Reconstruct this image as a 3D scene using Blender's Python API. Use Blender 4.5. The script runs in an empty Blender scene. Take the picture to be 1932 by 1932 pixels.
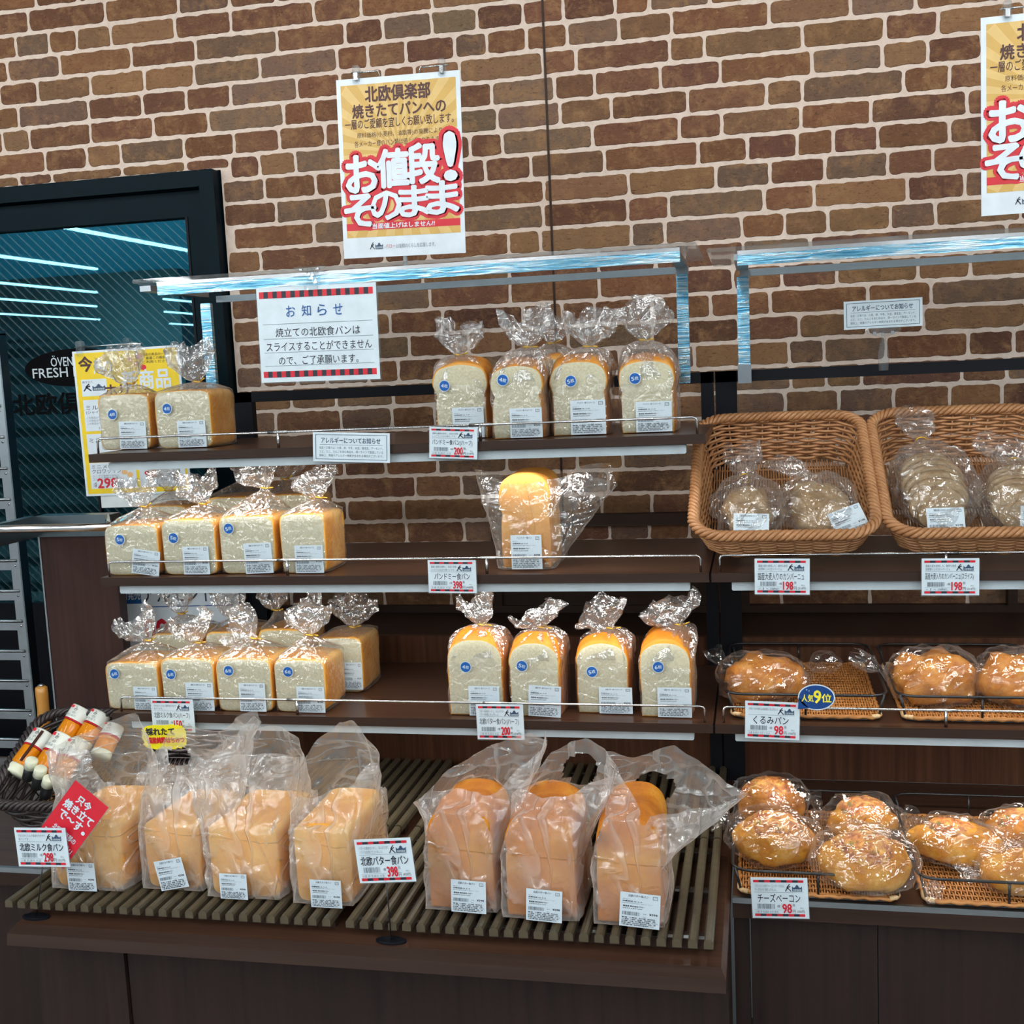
import bpy, math, random
from mathutils import Vector, Matrix, noise
PI = math.pi
# ---------------------------------------------------------------- camera
YAW, PITCH, ROLL, FPX = 0.21407039, 0.12290241, 0.04629202, 2176.225
EYE = Vector((0, 0, 1.55))
_f = Vector((-math.sin(YAW)*math.cos(PITCH), math.cos(YAW)*math.cos(PITCH), -math.sin(PITCH)))
_r0 = Vector((math.cos(YAW), math.sin(YAW), 0)); _d0 = _f.cross(_r0)
_r = math.cos(ROLL)*_r0 + math.sin(ROLL)*_d0; _d = _f.cross(_r)
scene = bpy.context.scene
COL = scene.collection
cd = bpy.data.cameras.new('camera'); cam = bpy.data.objects.new('camera', cd); COL.objects.link(cam)
cd.sensor_width = 36; cd.sensor_fit = 'HORIZONTAL'; cd.lens = FPX/1932*36; cd.clip_start = .05; cd.clip_end = 200
cam.matrix_world = Matrix(((_r.x, -_d.x, -_f.x, EYE.x), (_r.y, -_d.y, -_f.y, EYE.y), (_r.z, -_d.z, -_f.z, EYE.z), (0, 0, 0, 1)))
scene.camera = cam
# ---------------------------------------------------------------- world, lights, exposure
w = bpy.data.worlds.new('World'); scene.world = w; w.use_nodes = True
bg = w.node_tree.nodes['Background']; bg.inputs[0].default_value = (.80, .92, 1.0, 1); bg.inputs[1].default_value = .38
TUBE_POWER = 66.0
LED_POWER = 1.5
SPOT_POWER = 18.0
scene.view_settings.view_transform = 'Standard'; scene.view_settings.look = 'None'
scene.view_settings.exposure = 0.0; scene.view_settings.gamma = 1; scene.view_settings.use_curve_mapping = False
scene.cycles.transparent_max_bounces = 24; scene.cycles.max_bounces = 8
scene.cycles.caustics_reflective = False; scene.cycles.caustics_refractive = False
scene.cycles.sample_clamp_indirect = 4.0; scene.cycles.adaptive_threshold = .02

def area(name, loc, size, power, color=(1, 1, 1), rot=(0, 0, 0), parent=None):
    l = bpy.data.lights.new(name, 'AREA'); l.shape = 'RECTANGLE'; l.size, l.size_y = size
    l.energy = power; l.color = color
    o = bpy.data.objects.new(name, l); COL.objects.link(o); o.location = loc; o.rotation_euler = rot
    if parent: o.parent = parent
    return o
# ---------------------------------------------------------------- pixel <-> place helpers
def ray(px, py):
    u, v = (px-966)/FPX, (py-966)/FPX
    return _r*u + _d*v + _f
def atY(px, py, Y):
    d = ray(px, py); return EYE + d*(Y/d.y)
def atz(px, py, z):
    d = ray(px, py); return EYE + d*((z-EYE.z)/d.z)
def onplane(px, py, p, n):
    d = ray(px, py); return EYE + d*((p-EYE).dot(n)/d.dot(n))
def proj(p):
    v = Vector(p)-EYE; z = v.dot(_f); return 966+FPX*v.dot(_r)/z, 966+FPX*v.dot(_d)/z
# ---------------------------------------------------------------- materials
MATS = {}
class NT:
    def __init__(s, name):
        s.m = bpy.data.materials.new(name); s.m.use_nodes = True; s.t = s.m.node_tree; s.n = s.t.nodes
        s.b = s.n['Principled BSDF']; s.out = s.n['Material Output']; MATS[name] = s.m
    def node(s, t, **k):
        n = s.n.new(t)
        for a, b in k.items(): setattr(n, a, b)
        return n
    def link(s, a, b): s.t.links.new(a, b)
    def coords(s, scale=(1, 1, 1), rot=(0, 0, 0), kind='Object'):
        c = s.node('ShaderNodeTexCoord'); m = s.node('ShaderNodeMapping'); s.link(c.outputs[kind], m.inputs[0])
        m.inputs['Scale'].default_value = scale; m.inputs['Rotation'].default_value = rot; return m.outputs[0]
    def noise(s, vec, scale, detail=4, rough=.55, dist=0):
        n = s.node('ShaderNodeTexNoise'); s.link(vec, n.inputs['Vector']); n.inputs['Scale'].default_value = scale
        n.inputs['Detail'].default_value = detail; n.inputs['Roughness'].default_value = rough; n.inputs['Distortion'].default_value = dist
        return n.outputs['Fac']
    def ramp(s, fac, stops):
        r = s.node('ShaderNodeValToRGB'); s.link(fac, r.inputs[0]); e = r.color_ramp.elements
        while len(e) < len(stops): e.new(.5)
        for el, (p, c) in zip(e, stops): el.position = p; el.color = (*c, 1) if len(c) == 3 else c
        return r.outputs[0]
    def mix(s, fac, a, b, mode='MIX'):
        n = s.node('ShaderNodeMix', data_type='RGBA', blend_type=mode)
        for sock, v in ((n.inputs[0], fac), (n.inputs[6], a), (n.inputs[7], b)):
            if hasattr(v, 'links'): s.link(v, sock)
            elif isinstance(v, (int, float)): sock.default_value = v
            else: sock.default_value = (*v, 1)
        return n.outputs[2]
    def math(s, op, a, b=None):
        n = s.node('ShaderNodeMath', operation=op)
        for sock, v in ((n.inputs[0], a), (n.inputs[1], b)):
            if v is None: continue
            if hasattr(v, 'links'): s.link(v, sock)
            else: sock.default_value = v
        return n.outputs[0]
    def bump(s, h, strength=.3, dist=.002):
        b = s.node('ShaderNodeBump'); s.link(h, b.inputs['Height']); b.inputs['Strength'].default_value = strength
        b.inputs['Distance'].default_value = dist; s.link(b.outputs[0], s.b.inputs['Normal']); return b.outputs[0]
    def color(s, c):
        i = s.b.inputs['Base Color']
        if hasattr(c, 'links'): s.link(c, i)
        else: i.default_value = (*c, 1)
        return s
    def set(s, rough=None, metal=None, spec=None, **k):
        if rough is not None: s.b.inputs['Roughness'].default_value = rough
        if metal is not None: s.b.inputs['Metallic'].default_value = metal
        if spec is not None: s.b.inputs['Specular IOR Level'].default_value = spec
        for a, b in k.items(): s.b.inputs[a.replace('_', ' ')].default_value = b
        return s
def plain(name, c, rough=.5, metal=0, spec=.5, vary=.06):
    t = NT(name); n = t.noise(t.coords(), 30)
    a = tuple(x*(1-vary) for x in c); b = tuple(min(1, x*(1+vary)) for x in c)
    t.color(t.ramp(n, [(.3, a), (.7, b)])).set(rough, metal, spec); return t.m
def wood(name, dark, light, axis='Z', rough=.35, scale=1.0):
    t = NT(name); sc = {'Z': (60, 60, 1.6), 'X': (1.6, 60, 60)}[axis]
    v = t.coords(tuple(x*scale for x in sc)); n = t.noise(v, 1.0, 6, .65, .3)
    v2 = t.coords((3, 3, .4) if axis == 'Z' else (.4, 3, 3)); n2 = t.noise(v2, 1.0, 2)
    c = t.ramp(n, [(.28, dark), (.72, light)]); c = t.mix(t.math('MULTIPLY', n2, .6), c, tuple(x*.55 for x in dark))
    t.color(c).set(rough, 0, .22); t.bump(n, .08, .0006); return t.m
wood('wood_shelf', (.040, .018, .011), (.105, .048, .028), 'X', .30)
wood('wood_edge', (.026, .013, .009), (.050, .026, .018), 'X', .5)
wood('wood_panel', (.035, .013, .007), (.135, .056, .028), 'Z', .42)
wood('wood_cabinet', (.016, .010, .009), (.040, .022, .018), 'Z', .45)
wood('wood_partition', (.030, .013, .011), (.065, .028, .022), 'Z', .35)
wood('slat_wood', (.075, .060, .038), (.135, .112, .072), 'Z', .28)
plain('black_metal', (.004, .005, .008), .5, spec=.15)
plain('black_wire', (.012, .012, .014), .3)
plain('chrome', (.62, .64, .66), .18, 1)
plain('steel', (.34, .38, .41), .28, 1)
plain('steel_dark', (.16, .20, .22), .35, 1)
plain('led_housing', (.46, .53, .57), .4)
plain('door_frame', (.002, .009, .014), .5, spec=.07)
plain('black_gloss', (.003, .003, .004), .5, spec=.05)
plain('white_card', (.66, .77, .84), .35)
plain('white_poster', (.70, .79, .87), .32)
plain('poster_gold', (.62, .39, .10), .4); plain('poster_ray', (.70, .49, .18), .4)
plain('red_ink', (.62, .012, .03), .4); plain('dark_ink', (.012, .016, .03), .5); plain('brown_ink', (.07, .022, .02), .5)
plain('gray_ink', (.16, .20, .24), .5); plain('blue_ink', (.01, .10, .33), .4); plain('navy_ink', (.03, .07, .14), .4)
plain('label_white', (.62, .72, .79), .3)
plain('yellow_card', (.86, .62, .005), .4); plain('bright_yellow', (.90, .80, .01), .4)
plain('sticker_blue', (.003, .10, .40), .3); plain('badge_blue', (.004, .05, .22), .3); plain('badge_yellow', (.92, .82, .05), .3)
plain('gold_tie', (.75, .45, .06), .25, .6); plain('pale_orange', (.85, .50, .22), .5); plain('pink_dot', (.8, .35, .32), .5)
plain('ceiling_white', (.75, .77, .76), .8); plain('floor_tile', (.22, .21, .20), .35)
plain('mill_wood', (.52, .24, .05), .25); plain('pack_white', (.75, .78, .72), .25); plain('pack_cream', (.78, .80, .62), .3)
plain('honey', (.72, .24, .005), .08); plain('pack_brown', (.055, .02, .014), .25)
plain('kitchen_teal', (.02, .20, .28), .6); plain('kitchen_dark', (.01, .03, .035), .6)
plain('white_plastic', (.70, .76, .78), .3)
plain('rattan_dark', (.028, .019, .020), .38, vary=.25)
def rattan(name, a, b, c):
    t = NT(name); n = t.noise(t.coords(), 22, 3); n2 = t.noise(t.coords(), 260, 2)
    t.color(t.mix(t.math('MULTIPLY', n2, .5), t.ramp(n, [(.25, a), (.75, b)]), c)).set(.35, 0, .5); return t.m
rattan('rattan', (.38, .17, .065), (.60, .31, .14), (.22, .085, .03))
rattan('rattan_tray', (.44, .17, .04), (.70, .32, .10), (.22, .07, .015))
plain('rattan_pale', (.72, .50, .26), .4)
def emissive(name, c, s):
    t = NT(name); t.color((0, 0, 0)); t.b.inputs['Emission Color'].default_value = (*c, 1); t.b.inputs['Emission Strength'].default_value = s
emissive('tube_light', (.92, .98, 1.0), TUBE_POWER)
emissive('spot_light', (1, .95, .85), 90)
# brick and mortar
t = NT('mortar'); n = t.noise(t.coords(), 60, 5, .7); n2 = t.noise(t.coords(), 7, 3)
t.color(t.mix(n2, t.ramp(n, [(.3, (.56, .46, .40)), (.7, (.84, .76, .68))]), (.70, .56, .48))).set(.85); t.bump(n, .5, .003)
t = NT('brick'); a = t.node('ShaderNodeAttribute', attribute_name='Col'); n = t.noise(t.coords(), 26, 8, .72, .4); n2 = t.noise(t.coords((1, 1, 2.2)), 90, 4, .7, 1.0)
n3 = t.noise(t.coords(), 9, 3, .6)
c = t.mix(t.ramp(n, [(.46, (0, 0, 0)), (.66, (.8, .8, .8))]), a.outputs[0], (.36, .20, .095), 'MIX')
c = t.mix(t.ramp(n3, [(.45, (0, 0, 0)), (.7, (.75, .75, .75))]), c, a.outputs[0])
c = t.mix(t.ramp(n2, [(.30, (.75, .75, .75)), (.44, (0, 0, 0))]), c, (.060, .024, .016))
c = t.mix(t.ramp(n2, [(.60, (0, 0, 0)), (.72, (.6, .6, .6))]), c, (.46, .29, .15))
t.color(c).set(.75, 0, .25); t.bump(t.math('ADD', n, n2), .9, .004)
# bread
def bread_mat(name, lo, mid, hi, scale=14, rough=.55, bump=.5):
    t = NT(name); n = t.noise(t.coords(), scale, 5, .6, .3); n2 = t.noise(t.coords(), scale*12, 3, .6)
    a = t.node('ShaderNodeAttribute', attribute_name='Col')
    c = t.ramp(n, [(.25, lo), (.5, mid), (.75, hi)]); c = t.mix(t.math('MULTIPLY', n2, .25), c, lo)
    v_ = t.node('ShaderNodeTexVoronoi'); t.link(t.coords(), v_.inputs['Vector']); v_.inputs['Scale'].default_value = scale*14
    c = t.mix(t.ramp(v_.outputs['Distance'], [(.05, (.30, .30, .30)), (.30, (0, 0, 0))]), c, tuple(x*.6 for x in lo)); c = t.mix(a.outputs['Fac'], c, hi)
    t.color(c).set(rough, 0, .3); t.b.inputs['Subsurface Weight'].default_value = 0
    t.bump(t.math('ADD', n, t.math('MULTIPLY', n2, .4)), bump, .004)
bread_mat('crust_milk', (.56, .19, .016), (.74, .31, .035), (.88, .56, .18))
bread_mat('crust_dome', (.42, .13, .014), (.62, .235, .03), (.80, .44, .11))
bread_mat('crust_loose', (.50, .19, .03), (.66, .30, .06), (.78, .46, .15), 9)
bread_mat('crust_butter', (.40, .10, .008), (.66, .22, .014), (.88, .44, .05), 9)
bread_mat('crust_whole_milk', (.72, .24, .02), (.88, .40, .05), (.95, .64, .20), 9)
bread_mat('crust_walnut', (.18, .055, .010), (.46, .165, .022), (.68, .34, .08), 26)
bread_mat('crust_bun', (.36, .10, .008), (.62, .26, .022), (.80, .47, .10), 24)
bread_mat('crust_campagne', (.24, .13, .05), (.52, .34, .17), (.80, .66, .48), 20, bump=.7)
t = NT('crumb'); n = t.noise(t.coords(), 220, 4, .7); n2 = t.noise(t.coords(), 12, 3)
v = t.node('ShaderNodeTexVoronoi'); t.link(t.coords(), v.inputs['Vector']); v.inputs['Scale'].default_value = 330
c = t.ramp(n, [(.3, (.47, .43, .29)), (.62, (.62, .59, .43))]); c = t.mix(t.math('MULTIPLY', n2, .25), c, (.68, .65, .49))
c = t.mix(t.ramp(v.outputs['Distance'], [(.0, (.35, .35, .35)), (.4, (0, 0, 0))]), c, (.48, .42, .28))
t.color(c).set(.9, 0, .1); t.bump(n, .4, .002)
t = NT('topping'); n = t.noise(t.coords(), 70, 5, .7, .5); n2 = t.noise(t.coords((1.3, 1, 1)), 45, 3, .6)
c = t.ramp(n, [(.3, (.20, .03, .015)), (.45, (.52, .17, .05)), (.6, (.78, .40, .10)), (.75, (.85, .62, .30))])
c = t.mix(t.ramp(n2, [(.60, (0, 0, 0)), (.68, (.8, .8, .8))]), c, (.12, .14, .03)); t.color(c).set(.35); t.bump(n, .8, .006)
plain('crumb_brown', (.56, .41, .24), .8, spec=.1, vary=.15)
# films
def film(name, gloss=.16, rough=.1, haze=.05, tint=(1, 1, 1), hazecol=(.85, .88, .9), crease=34, strength=.7, transl=0, edge=.5, fineb=.25, crl=.16, streak=0):
    t = NT(name); t.n.remove(t.b)
    v = t.coords(); vo = t.node('ShaderNodeTexVoronoi', feature='DISTANCE_TO_EDGE'); t.link(v, vo.inputs['Vector']); vo.inputs['Scale'].default_value = crease
    wn = t.node('ShaderNodeTexNoise'); t.link(v, wn.inputs['Vector']); wn.inputs['Scale'].default_value = 18; wn.inputs['Detail'].default_value = 3
    mv = t.node('ShaderNodeMix', data_type='VECTOR'); mv.inputs[0].default_value = .07; t.link(v, mv.inputs[4]); t.link(wn.outputs['Color'], mv.inputs[5]); t.link(mv.outputs[1], vo.inputs['Vector'])
    n = t.noise(v, crease*1.3, 3, .5, 1.5)
    h = t.math('ADD', t.math('MINIMUM', t.math('MULTIPLY', vo.outputs['Distance'], 3.0), .5), t.math('MULTIPLY', n, fineb*4))
    if streak:
        sn = t.noise(t.coords((11, 11, 3.2), (0, .45, 0)), 1.0, 2, .5, .8); sr = t.ramp(sn, [(.455, (0, 0, 0)), (.50, (1, 1, 1)), (.515, (0, 0, 0))])
        sn2 = t.noise(t.coords((4, 4, 12), (0, -.6, 0)), 1.0, 2, .5, .8); sr2 = t.ramp(sn2, [(.46, (0, 0, 0)), (.50, (1, 1, 1)), (.515, (0, 0, 0))])
        sb = t.math('MAXIMUM', sr, t.math('MULTIPLY', sr2, .7)); big = t.noise(v, 7, 2); h = t.math('ADD', h, t.math('MULTIPLY', sb, .9))
    b = t.node('ShaderNodeBump'); t.link(h, b.inputs['Height']); b.inputs['Strength'].default_value = strength; b.inputs['Distance'].default_value = .006
    g = t.node('ShaderNodeBsdfGlossy'); g.inputs['Color'].default_value = (1, 1, 1, 1); g.inputs['Roughness'].default_value = rough; t.link(b.outputs[0], g.inputs['Normal'])
    tr = t.node('ShaderNodeBsdfTransparent'); tr.inputs[0].default_value = (*tint, 1)
    df = t.node('ShaderNodeBsdfDiffuse'); df.inputs[0].default_value = (*hazecol, 1); t.link(b.outputs[0], df.inputs['Normal'])
    tl = t.node('ShaderNodeBsdfTranslucent'); tl.inputs[0].default_value = (*hazecol, 1)
    ms = t.node('ShaderNodeMixShader'); ms.inputs[0].default_value = .5; t.link(df.outputs[0], ms.inputs[1]); t.link(tl.outputs[0], ms.inputs[2])
    lw = t.node('ShaderNodeLayerWeight'); lw.inputs[0].default_value = .35
    lwb = t.node('ShaderNodeLayerWeight'); lwb.inputs[0].default_value = .3; t.link(b.outputs[0], lwb.inputs['Normal'])
    hz = t.math('ADD', haze, t.math('MULTIPLY', t.math('POWER', lw.outputs['Facing'], 2.5), edge))
    crz = t.ramp(vo.outputs['Distance'], [(.0, (1, 1, 1)), (.03, (0, 0, 0))]); hz = t.math('ADD', hz, t.math('MULTIPLY', crz, crl))
    if streak: hz = t.math('ADD', hz, t.math('ADD', t.math('MULTIPLY', sb, streak), t.math('MULTIPLY', t.math('SUBTRACT', big, .45), streak*1.2)))
    m1 = t.node('ShaderNodeMixShader'); t.link(t.math('MINIMUM', hz, .92), m1.inputs[0]); t.link(tr.outputs[0], m1.inputs[1]); t.link(ms.outputs[0], m1.inputs[2])
    gf = t.math('ADD', gloss, t.math('MULTIPLY', t.math('POWER', lwb.outputs['Facing'], 3.5), .6))
    m2 = t.node('ShaderNodeMixShader'); t.link(t.math('MINIMUM', gf, .85), m2.inputs[0]); t.link(m1.outputs[0], m2.inputs[1]); t.link(g.outputs[0], m2.inputs[2])
    t.link(m2.outputs[0], t.out.inputs[0]); return t.m
film('clear_film', .12, .06, .012, crease=30, strength=.6, crl=.05)
film('crinkled_film', .26, .07, .10, crease=26, strength=.9)
film('bun_film', .13, .045, .005, crease=20, strength=.5, crl=.05, edge=.35)
film('haze_film', .19, .07, .03, hazecol=(.85, .87, .9), crease=16, strength=.8, edge=.3, streak=.10, crl=.06)
film('frosted_film', .10, .17, .19, hazecol=(.92, .91, .90), crease=9, strength=.7, edge=.75, crl=.0, streak=.24)
film('loose_film', .14, .08, .05, crease=12, strength=.8, crl=.03, streak=.10)
film('acrylic', .10, .03, .01, tint=(.93, .96, .97), crease=2, strength=0, edge=.25)
t = NT('blue_reflection_steel'); n = t.noise(t.coords((6, 6, 90)), 2.0, 4, .6, 1); t.color(t.ramp(n, [(.32, (.05, .30, .52)), (.48, (.22, .52, .70)), (.60, (.60, .72, .78))])).set(.16, .9); t.bump(n, .3, .002)  # mirror steel, its blue and silver reflections painted into the base color
t = NT('wired_glass'); t.n.remove(t.b)
c = t.node('ShaderNodeTexCoord'); sp = t.node('ShaderNodeSeparateXYZ'); t.link(c.outputs['Object'], sp.inputs[0])
def lines(a, b, sp_, wd):
    q = t.math('ADD', t.math('MULTIPLY', sp.outputs[0], a), t.math('MULTIPLY', sp.outputs[2], b))
    fr = t.math('FRACT', t.math('MULTIPLY', q, 1/sp_)); return t.math('LESS_THAN', fr, wd)
l1 = lines(.70, .714, .0185, .085); l2 = lines(.80, -.6, .0185, .05)
ln = t.math('MAXIMUM', l1, t.math('MULTIPLY', l2, .3))
tr = t.node('ShaderNodeBsdfTransparent'); tr.inputs[0].default_value = (.42, .78, .84, 1)
g = t.node('ShaderNodeBsdfGlossy'); g.inputs[0].default_value = (.05, .13, .16, 1); g.inputs['Roughness'].default_value = .012
df = t.node('ShaderNodeBsdfDiffuse'); df.inputs[0].default_value = (.35, .42, .44, 1)
m1 = t.node('ShaderNodeMixShader'); m1.inputs[0].default_value = .20; t.link(tr.outputs[0], m1.inputs[1]); t.link(g.outputs[0], m1.inputs[2])
m2 = t.node('ShaderNodeMixShader'); t.link(t.math('MULTIPLY', ln, .30), m2.inputs[0]); t.link(m1.outputs[0], m2.inputs[1]); t.link(df.outputs[0], m2.inputs[2]); t.link(m2.outputs[0], t.out.inputs[0])
# ---------------------------------------------------------------- mesh builder
_glyphs = {}
def glyph(s, bold):
    k = (s, bold)
    if k not in _glyphs:
        cu = bpy.data.curves.new('t', 'FONT'); cu.body = s; cu.offset = bold; cu.resolution_u = 2; cu.size = 1
        cu.space_line = 1.0
        o = bpy.data.objects.new('t', cu); me = o.to_mesh()
        vs = [(v.co.x, v.co.y) for v in me.vertices]; fs = [tuple(p.vertices) for p in me.polygons]
        o.to_mesh_clear(); bpy.data.objects.remove(o); bpy.data.curves.remove(cu)
        if not vs: vs = [(0, 0), (1, 0), (1, 1)]; fs = [(0, 1, 2)]
        xs = [a for a, _ in vs]; ys = [b for _, b in vs]
        _glyphs[k] = (vs, fs, (min(xs), max(xs), min(ys), max(ys)))
    return _glyphs[k]
class MB:
    def __init__(s): s.v = []; s.f = []; s.mi = []; s.sm = []; s.mats = []; s.col = {}
    def mat(s, m):
        if m not in s.mats: s.mats.append(m)
        return s.mats.index(m)
    def add(s, vs, fs, m, smooth=False):
        b = len(s.v); s.v += [tuple(v) for v in vs]; i = s.mat(m)
        for f in fs: s.f.append(tuple(b+k for k in f)); s.mi.append(i); s.sm.append(smooth)
        return s
    def box(s, x0, x1, y0, y1, z0, z1, m, bev=0):
        if bev:
            b = bev; X = (x0, x0+b, x1-b, x1); Z = (z0, z0+b, z1-b, z1)
            pr = [(X[1], Z[0]), (X[2], Z[0]), (X[3], Z[1]), (X[3], Z[2]), (X[2], Z[3]), (X[1], Z[3]), (X[0], Z[2]), (X[0], Z[1])]
            vs = [(x, y, z) for y in (y0, y1) for x, z in pr]
            return s.add(vs, [tuple(range(8)), tuple(range(15, 7, -1))] + [(i, i+8, (i+1) % 8+8, (i+1) % 8) for i in range(8)], m)
        vs = [(x, y, z) for x in (x0, x1) for y in (y0, y1) for z in (z0, z1)]
        return s.add(vs, [(0, 1, 3, 2), (4, 6, 7, 5), (0, 4, 5, 1), (2, 3, 7, 6), (0, 2, 6, 4), (1, 5, 7, 3)], m)
    def rect(s, x0, x1, z0, z1, m, y=0): return s.add([(x0, y, z0), (x1, y, z0), (x1, y, z1), (x0, y, z1)], [(0, 1, 2, 3)], m)
    def poly(s, pts, m, y=0): return s.add([(a, y, b) for a, b in pts], [tuple(range(len(pts)))], m)
    def disc(s, cx, cz, rx, rz, m, y=0, n=32): return s.poly([(cx+rx*math.cos(2*PI*i/n), cz+rz*math.sin(2*PI*i/n)) for i in range(n)], m, y)
    def line(s, a, b, wd, m, y=0):
        dx, dz = b[0]-a[0], b[1]-a[1]; L = math.hypot(dx, dz) or 1; nx, nz = -dz/L*wd/2, dx/L*wd/2
        return s.poly([(a[0]-nx, a[1]-nz), (b[0]-nx, b[1]-nz), (b[0]+nx, b[1]+nz), (a[0]+nx, a[1]+nz)], m, y)
    def text(s, st, x0, x1, z0, z1, m, y=-.0008, bold=0, rot=0):
        if bold:
            em = (z1-z0)*bold*.9; n = 8 if bold < .1 else 16
            for rr_ in ((1,) if bold < .06 else (1, .5)):
                for k in range(n):
                    dx, dz = em*rr_*math.cos(2*PI*k/n), em*rr_*math.sin(2*PI*k/n); s.text(st, x0+dx, x1+dx, z0+dz, z1+dz, m, y-.00001*k, 0, rot)
            return s.text(st, x0, x1, z0, z1, m, y-.0002, 0, rot)
        vs, fs, (a, b, c, d) = glyph(st, 0); sx = (x1-x0)/max(b-a, 1e-6); sz = (z1-z0)/max(d-c, 1e-6)
        out = []
        for u, v in vs:
            X, Z = x0+(u-a)*sx, z0+(v-c)*sz
            if rot:
                cx, cz = (x0+x1)/2, (z0+z1)/2; q, w_ = X-cx, Z-cz; X, Z = cx+q*math.cos(rot)-w_*math.sin(rot), cz+q*math.sin(rot)+w_*math.cos(rot)
            out.append((X, y, Z))
        return s.add(out, fs, m)
    def tube(s, pts, r, m, n=8, closed=False, caps=True, smooth=True):
        pts = [Vector(p) for p in pts]; N = len(pts); rr = r if isinstance(r, (list, tuple)) else [r]*N
        vs = []; up = None
        for i, p in enumerate(pts):
            if closed: tg = pts[(i+1) % N]-pts[i-1]
            else: tg = pts[min(i+1, N-1)]-pts[max(i-1, 0)]
            tg.normalize()
            if up is None: up = Vector((0, 0, 1)) if abs(tg.z) < .9 else Vector((1, 0, 0))
            sd = tg.cross(up)
            if sd.length < 1e-5: sd = tg.orthogonal()
            sd.normalize(); up = sd.cross(tg).normalized()
            for k in range(n):
                a = 2*PI*k/n; vs.append(p+(sd*math.cos(a)+up*math.sin(a))*rr[i])
        fs = []
        for i in range(N if closed else N-1):
            j = (i+1) % N
            for k in range(n): fs.append((i*n+k, i*n+(k+1) % n, j*n+(k+1) % n, j*n+k))
        if caps and not closed: fs.append(tuple(range(n-1, -1, -1))); fs.append(tuple((N-1)*n+k for k in range(n)))
        return s.add(vs, fs, m, smooth)
    def rings(s, rings, m, smooth=True, cap0=True, cap1=True):
        n = len(rings[0]); vs = [p for r in rings for p in r]; fs = []
        for i in range(len(rings)-1):
            for k in range(n): fs.append((i*n+k, i*n+(k+1) % n, (i+1)*n+(k+1) % n, (i+1)*n+k))
        if cap0: fs.append(tuple(range(n-1, -1, -1)))
        if cap1: fs.append(tuple((len(rings)-1)*n+k for k in range(n)))
        return s.add(vs, fs, m, smooth)
    def mesh(s, name):
        me = bpy.data.meshes.new(name); me.from_pydata(s.v, [], s.f)
        for m in s.mats: me.materials.append(MATS[m])
        me.polygons.foreach_set('material_index', s.mi); me.polygons.foreach_set('use_smooth', s.sm)
        if s.col:
            a = me.color_attributes.new('Col', 'FLOAT_COLOR', 'POINT')
            for i in range(len(s.v)): a.data[i].color = s.col.get(i, (0, 0, 0, 1))
        me.update(); return me
    def build(s, name, parent=None, label=None):
        o = bpy.data.objects.new(name, s.mesh(name)); COL.objects.link(o)
        if parent: o.parent = parent
        if label: o['label'] = label
        return o
def tag(o, label=None, cat=None, group=None, kind=None):
    if label: o['label'] = label
    if cat: o['category'] = cat
    if group: o['group'] = group
    if kind: o['kind'] = kind
    return o
def thing(name, label, cat, loc=(0, 0, 0), rz=0, group=None):
    o = bpy.data.objects.new(name, None); o.empty_display_size = .02; COL.objects.link(o); o.location = loc; o.rotation_euler = (0, 0, rz)
    return tag(o, label, cat, group)
def copy_tree(o, parent=None):
    c = o.copy(); COL.objects.link(c)
    if parent: c.parent = parent
    for ch in list(o.children): copy_tree(ch, c)
    return c
def frame_from(o, X, Y, Z, P):
    o.matrix_world = Matrix(((X.x, Y.x, Z.x, P.x), (X.y, Y.y, Z.y, P.y), (X.z, Y.z, Z.z, P.z), (0, 0, 0, 1)))
STRUCT = lambda mb, name: tag(mb.build(name), kind='structure')
WALL, SB, SF = 2.75, 2.46, 2.045
Z1, Z2, Z3, ZT = 1.422, 1.175, .8975, .64
XL, XR = -1.292, -.092
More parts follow.
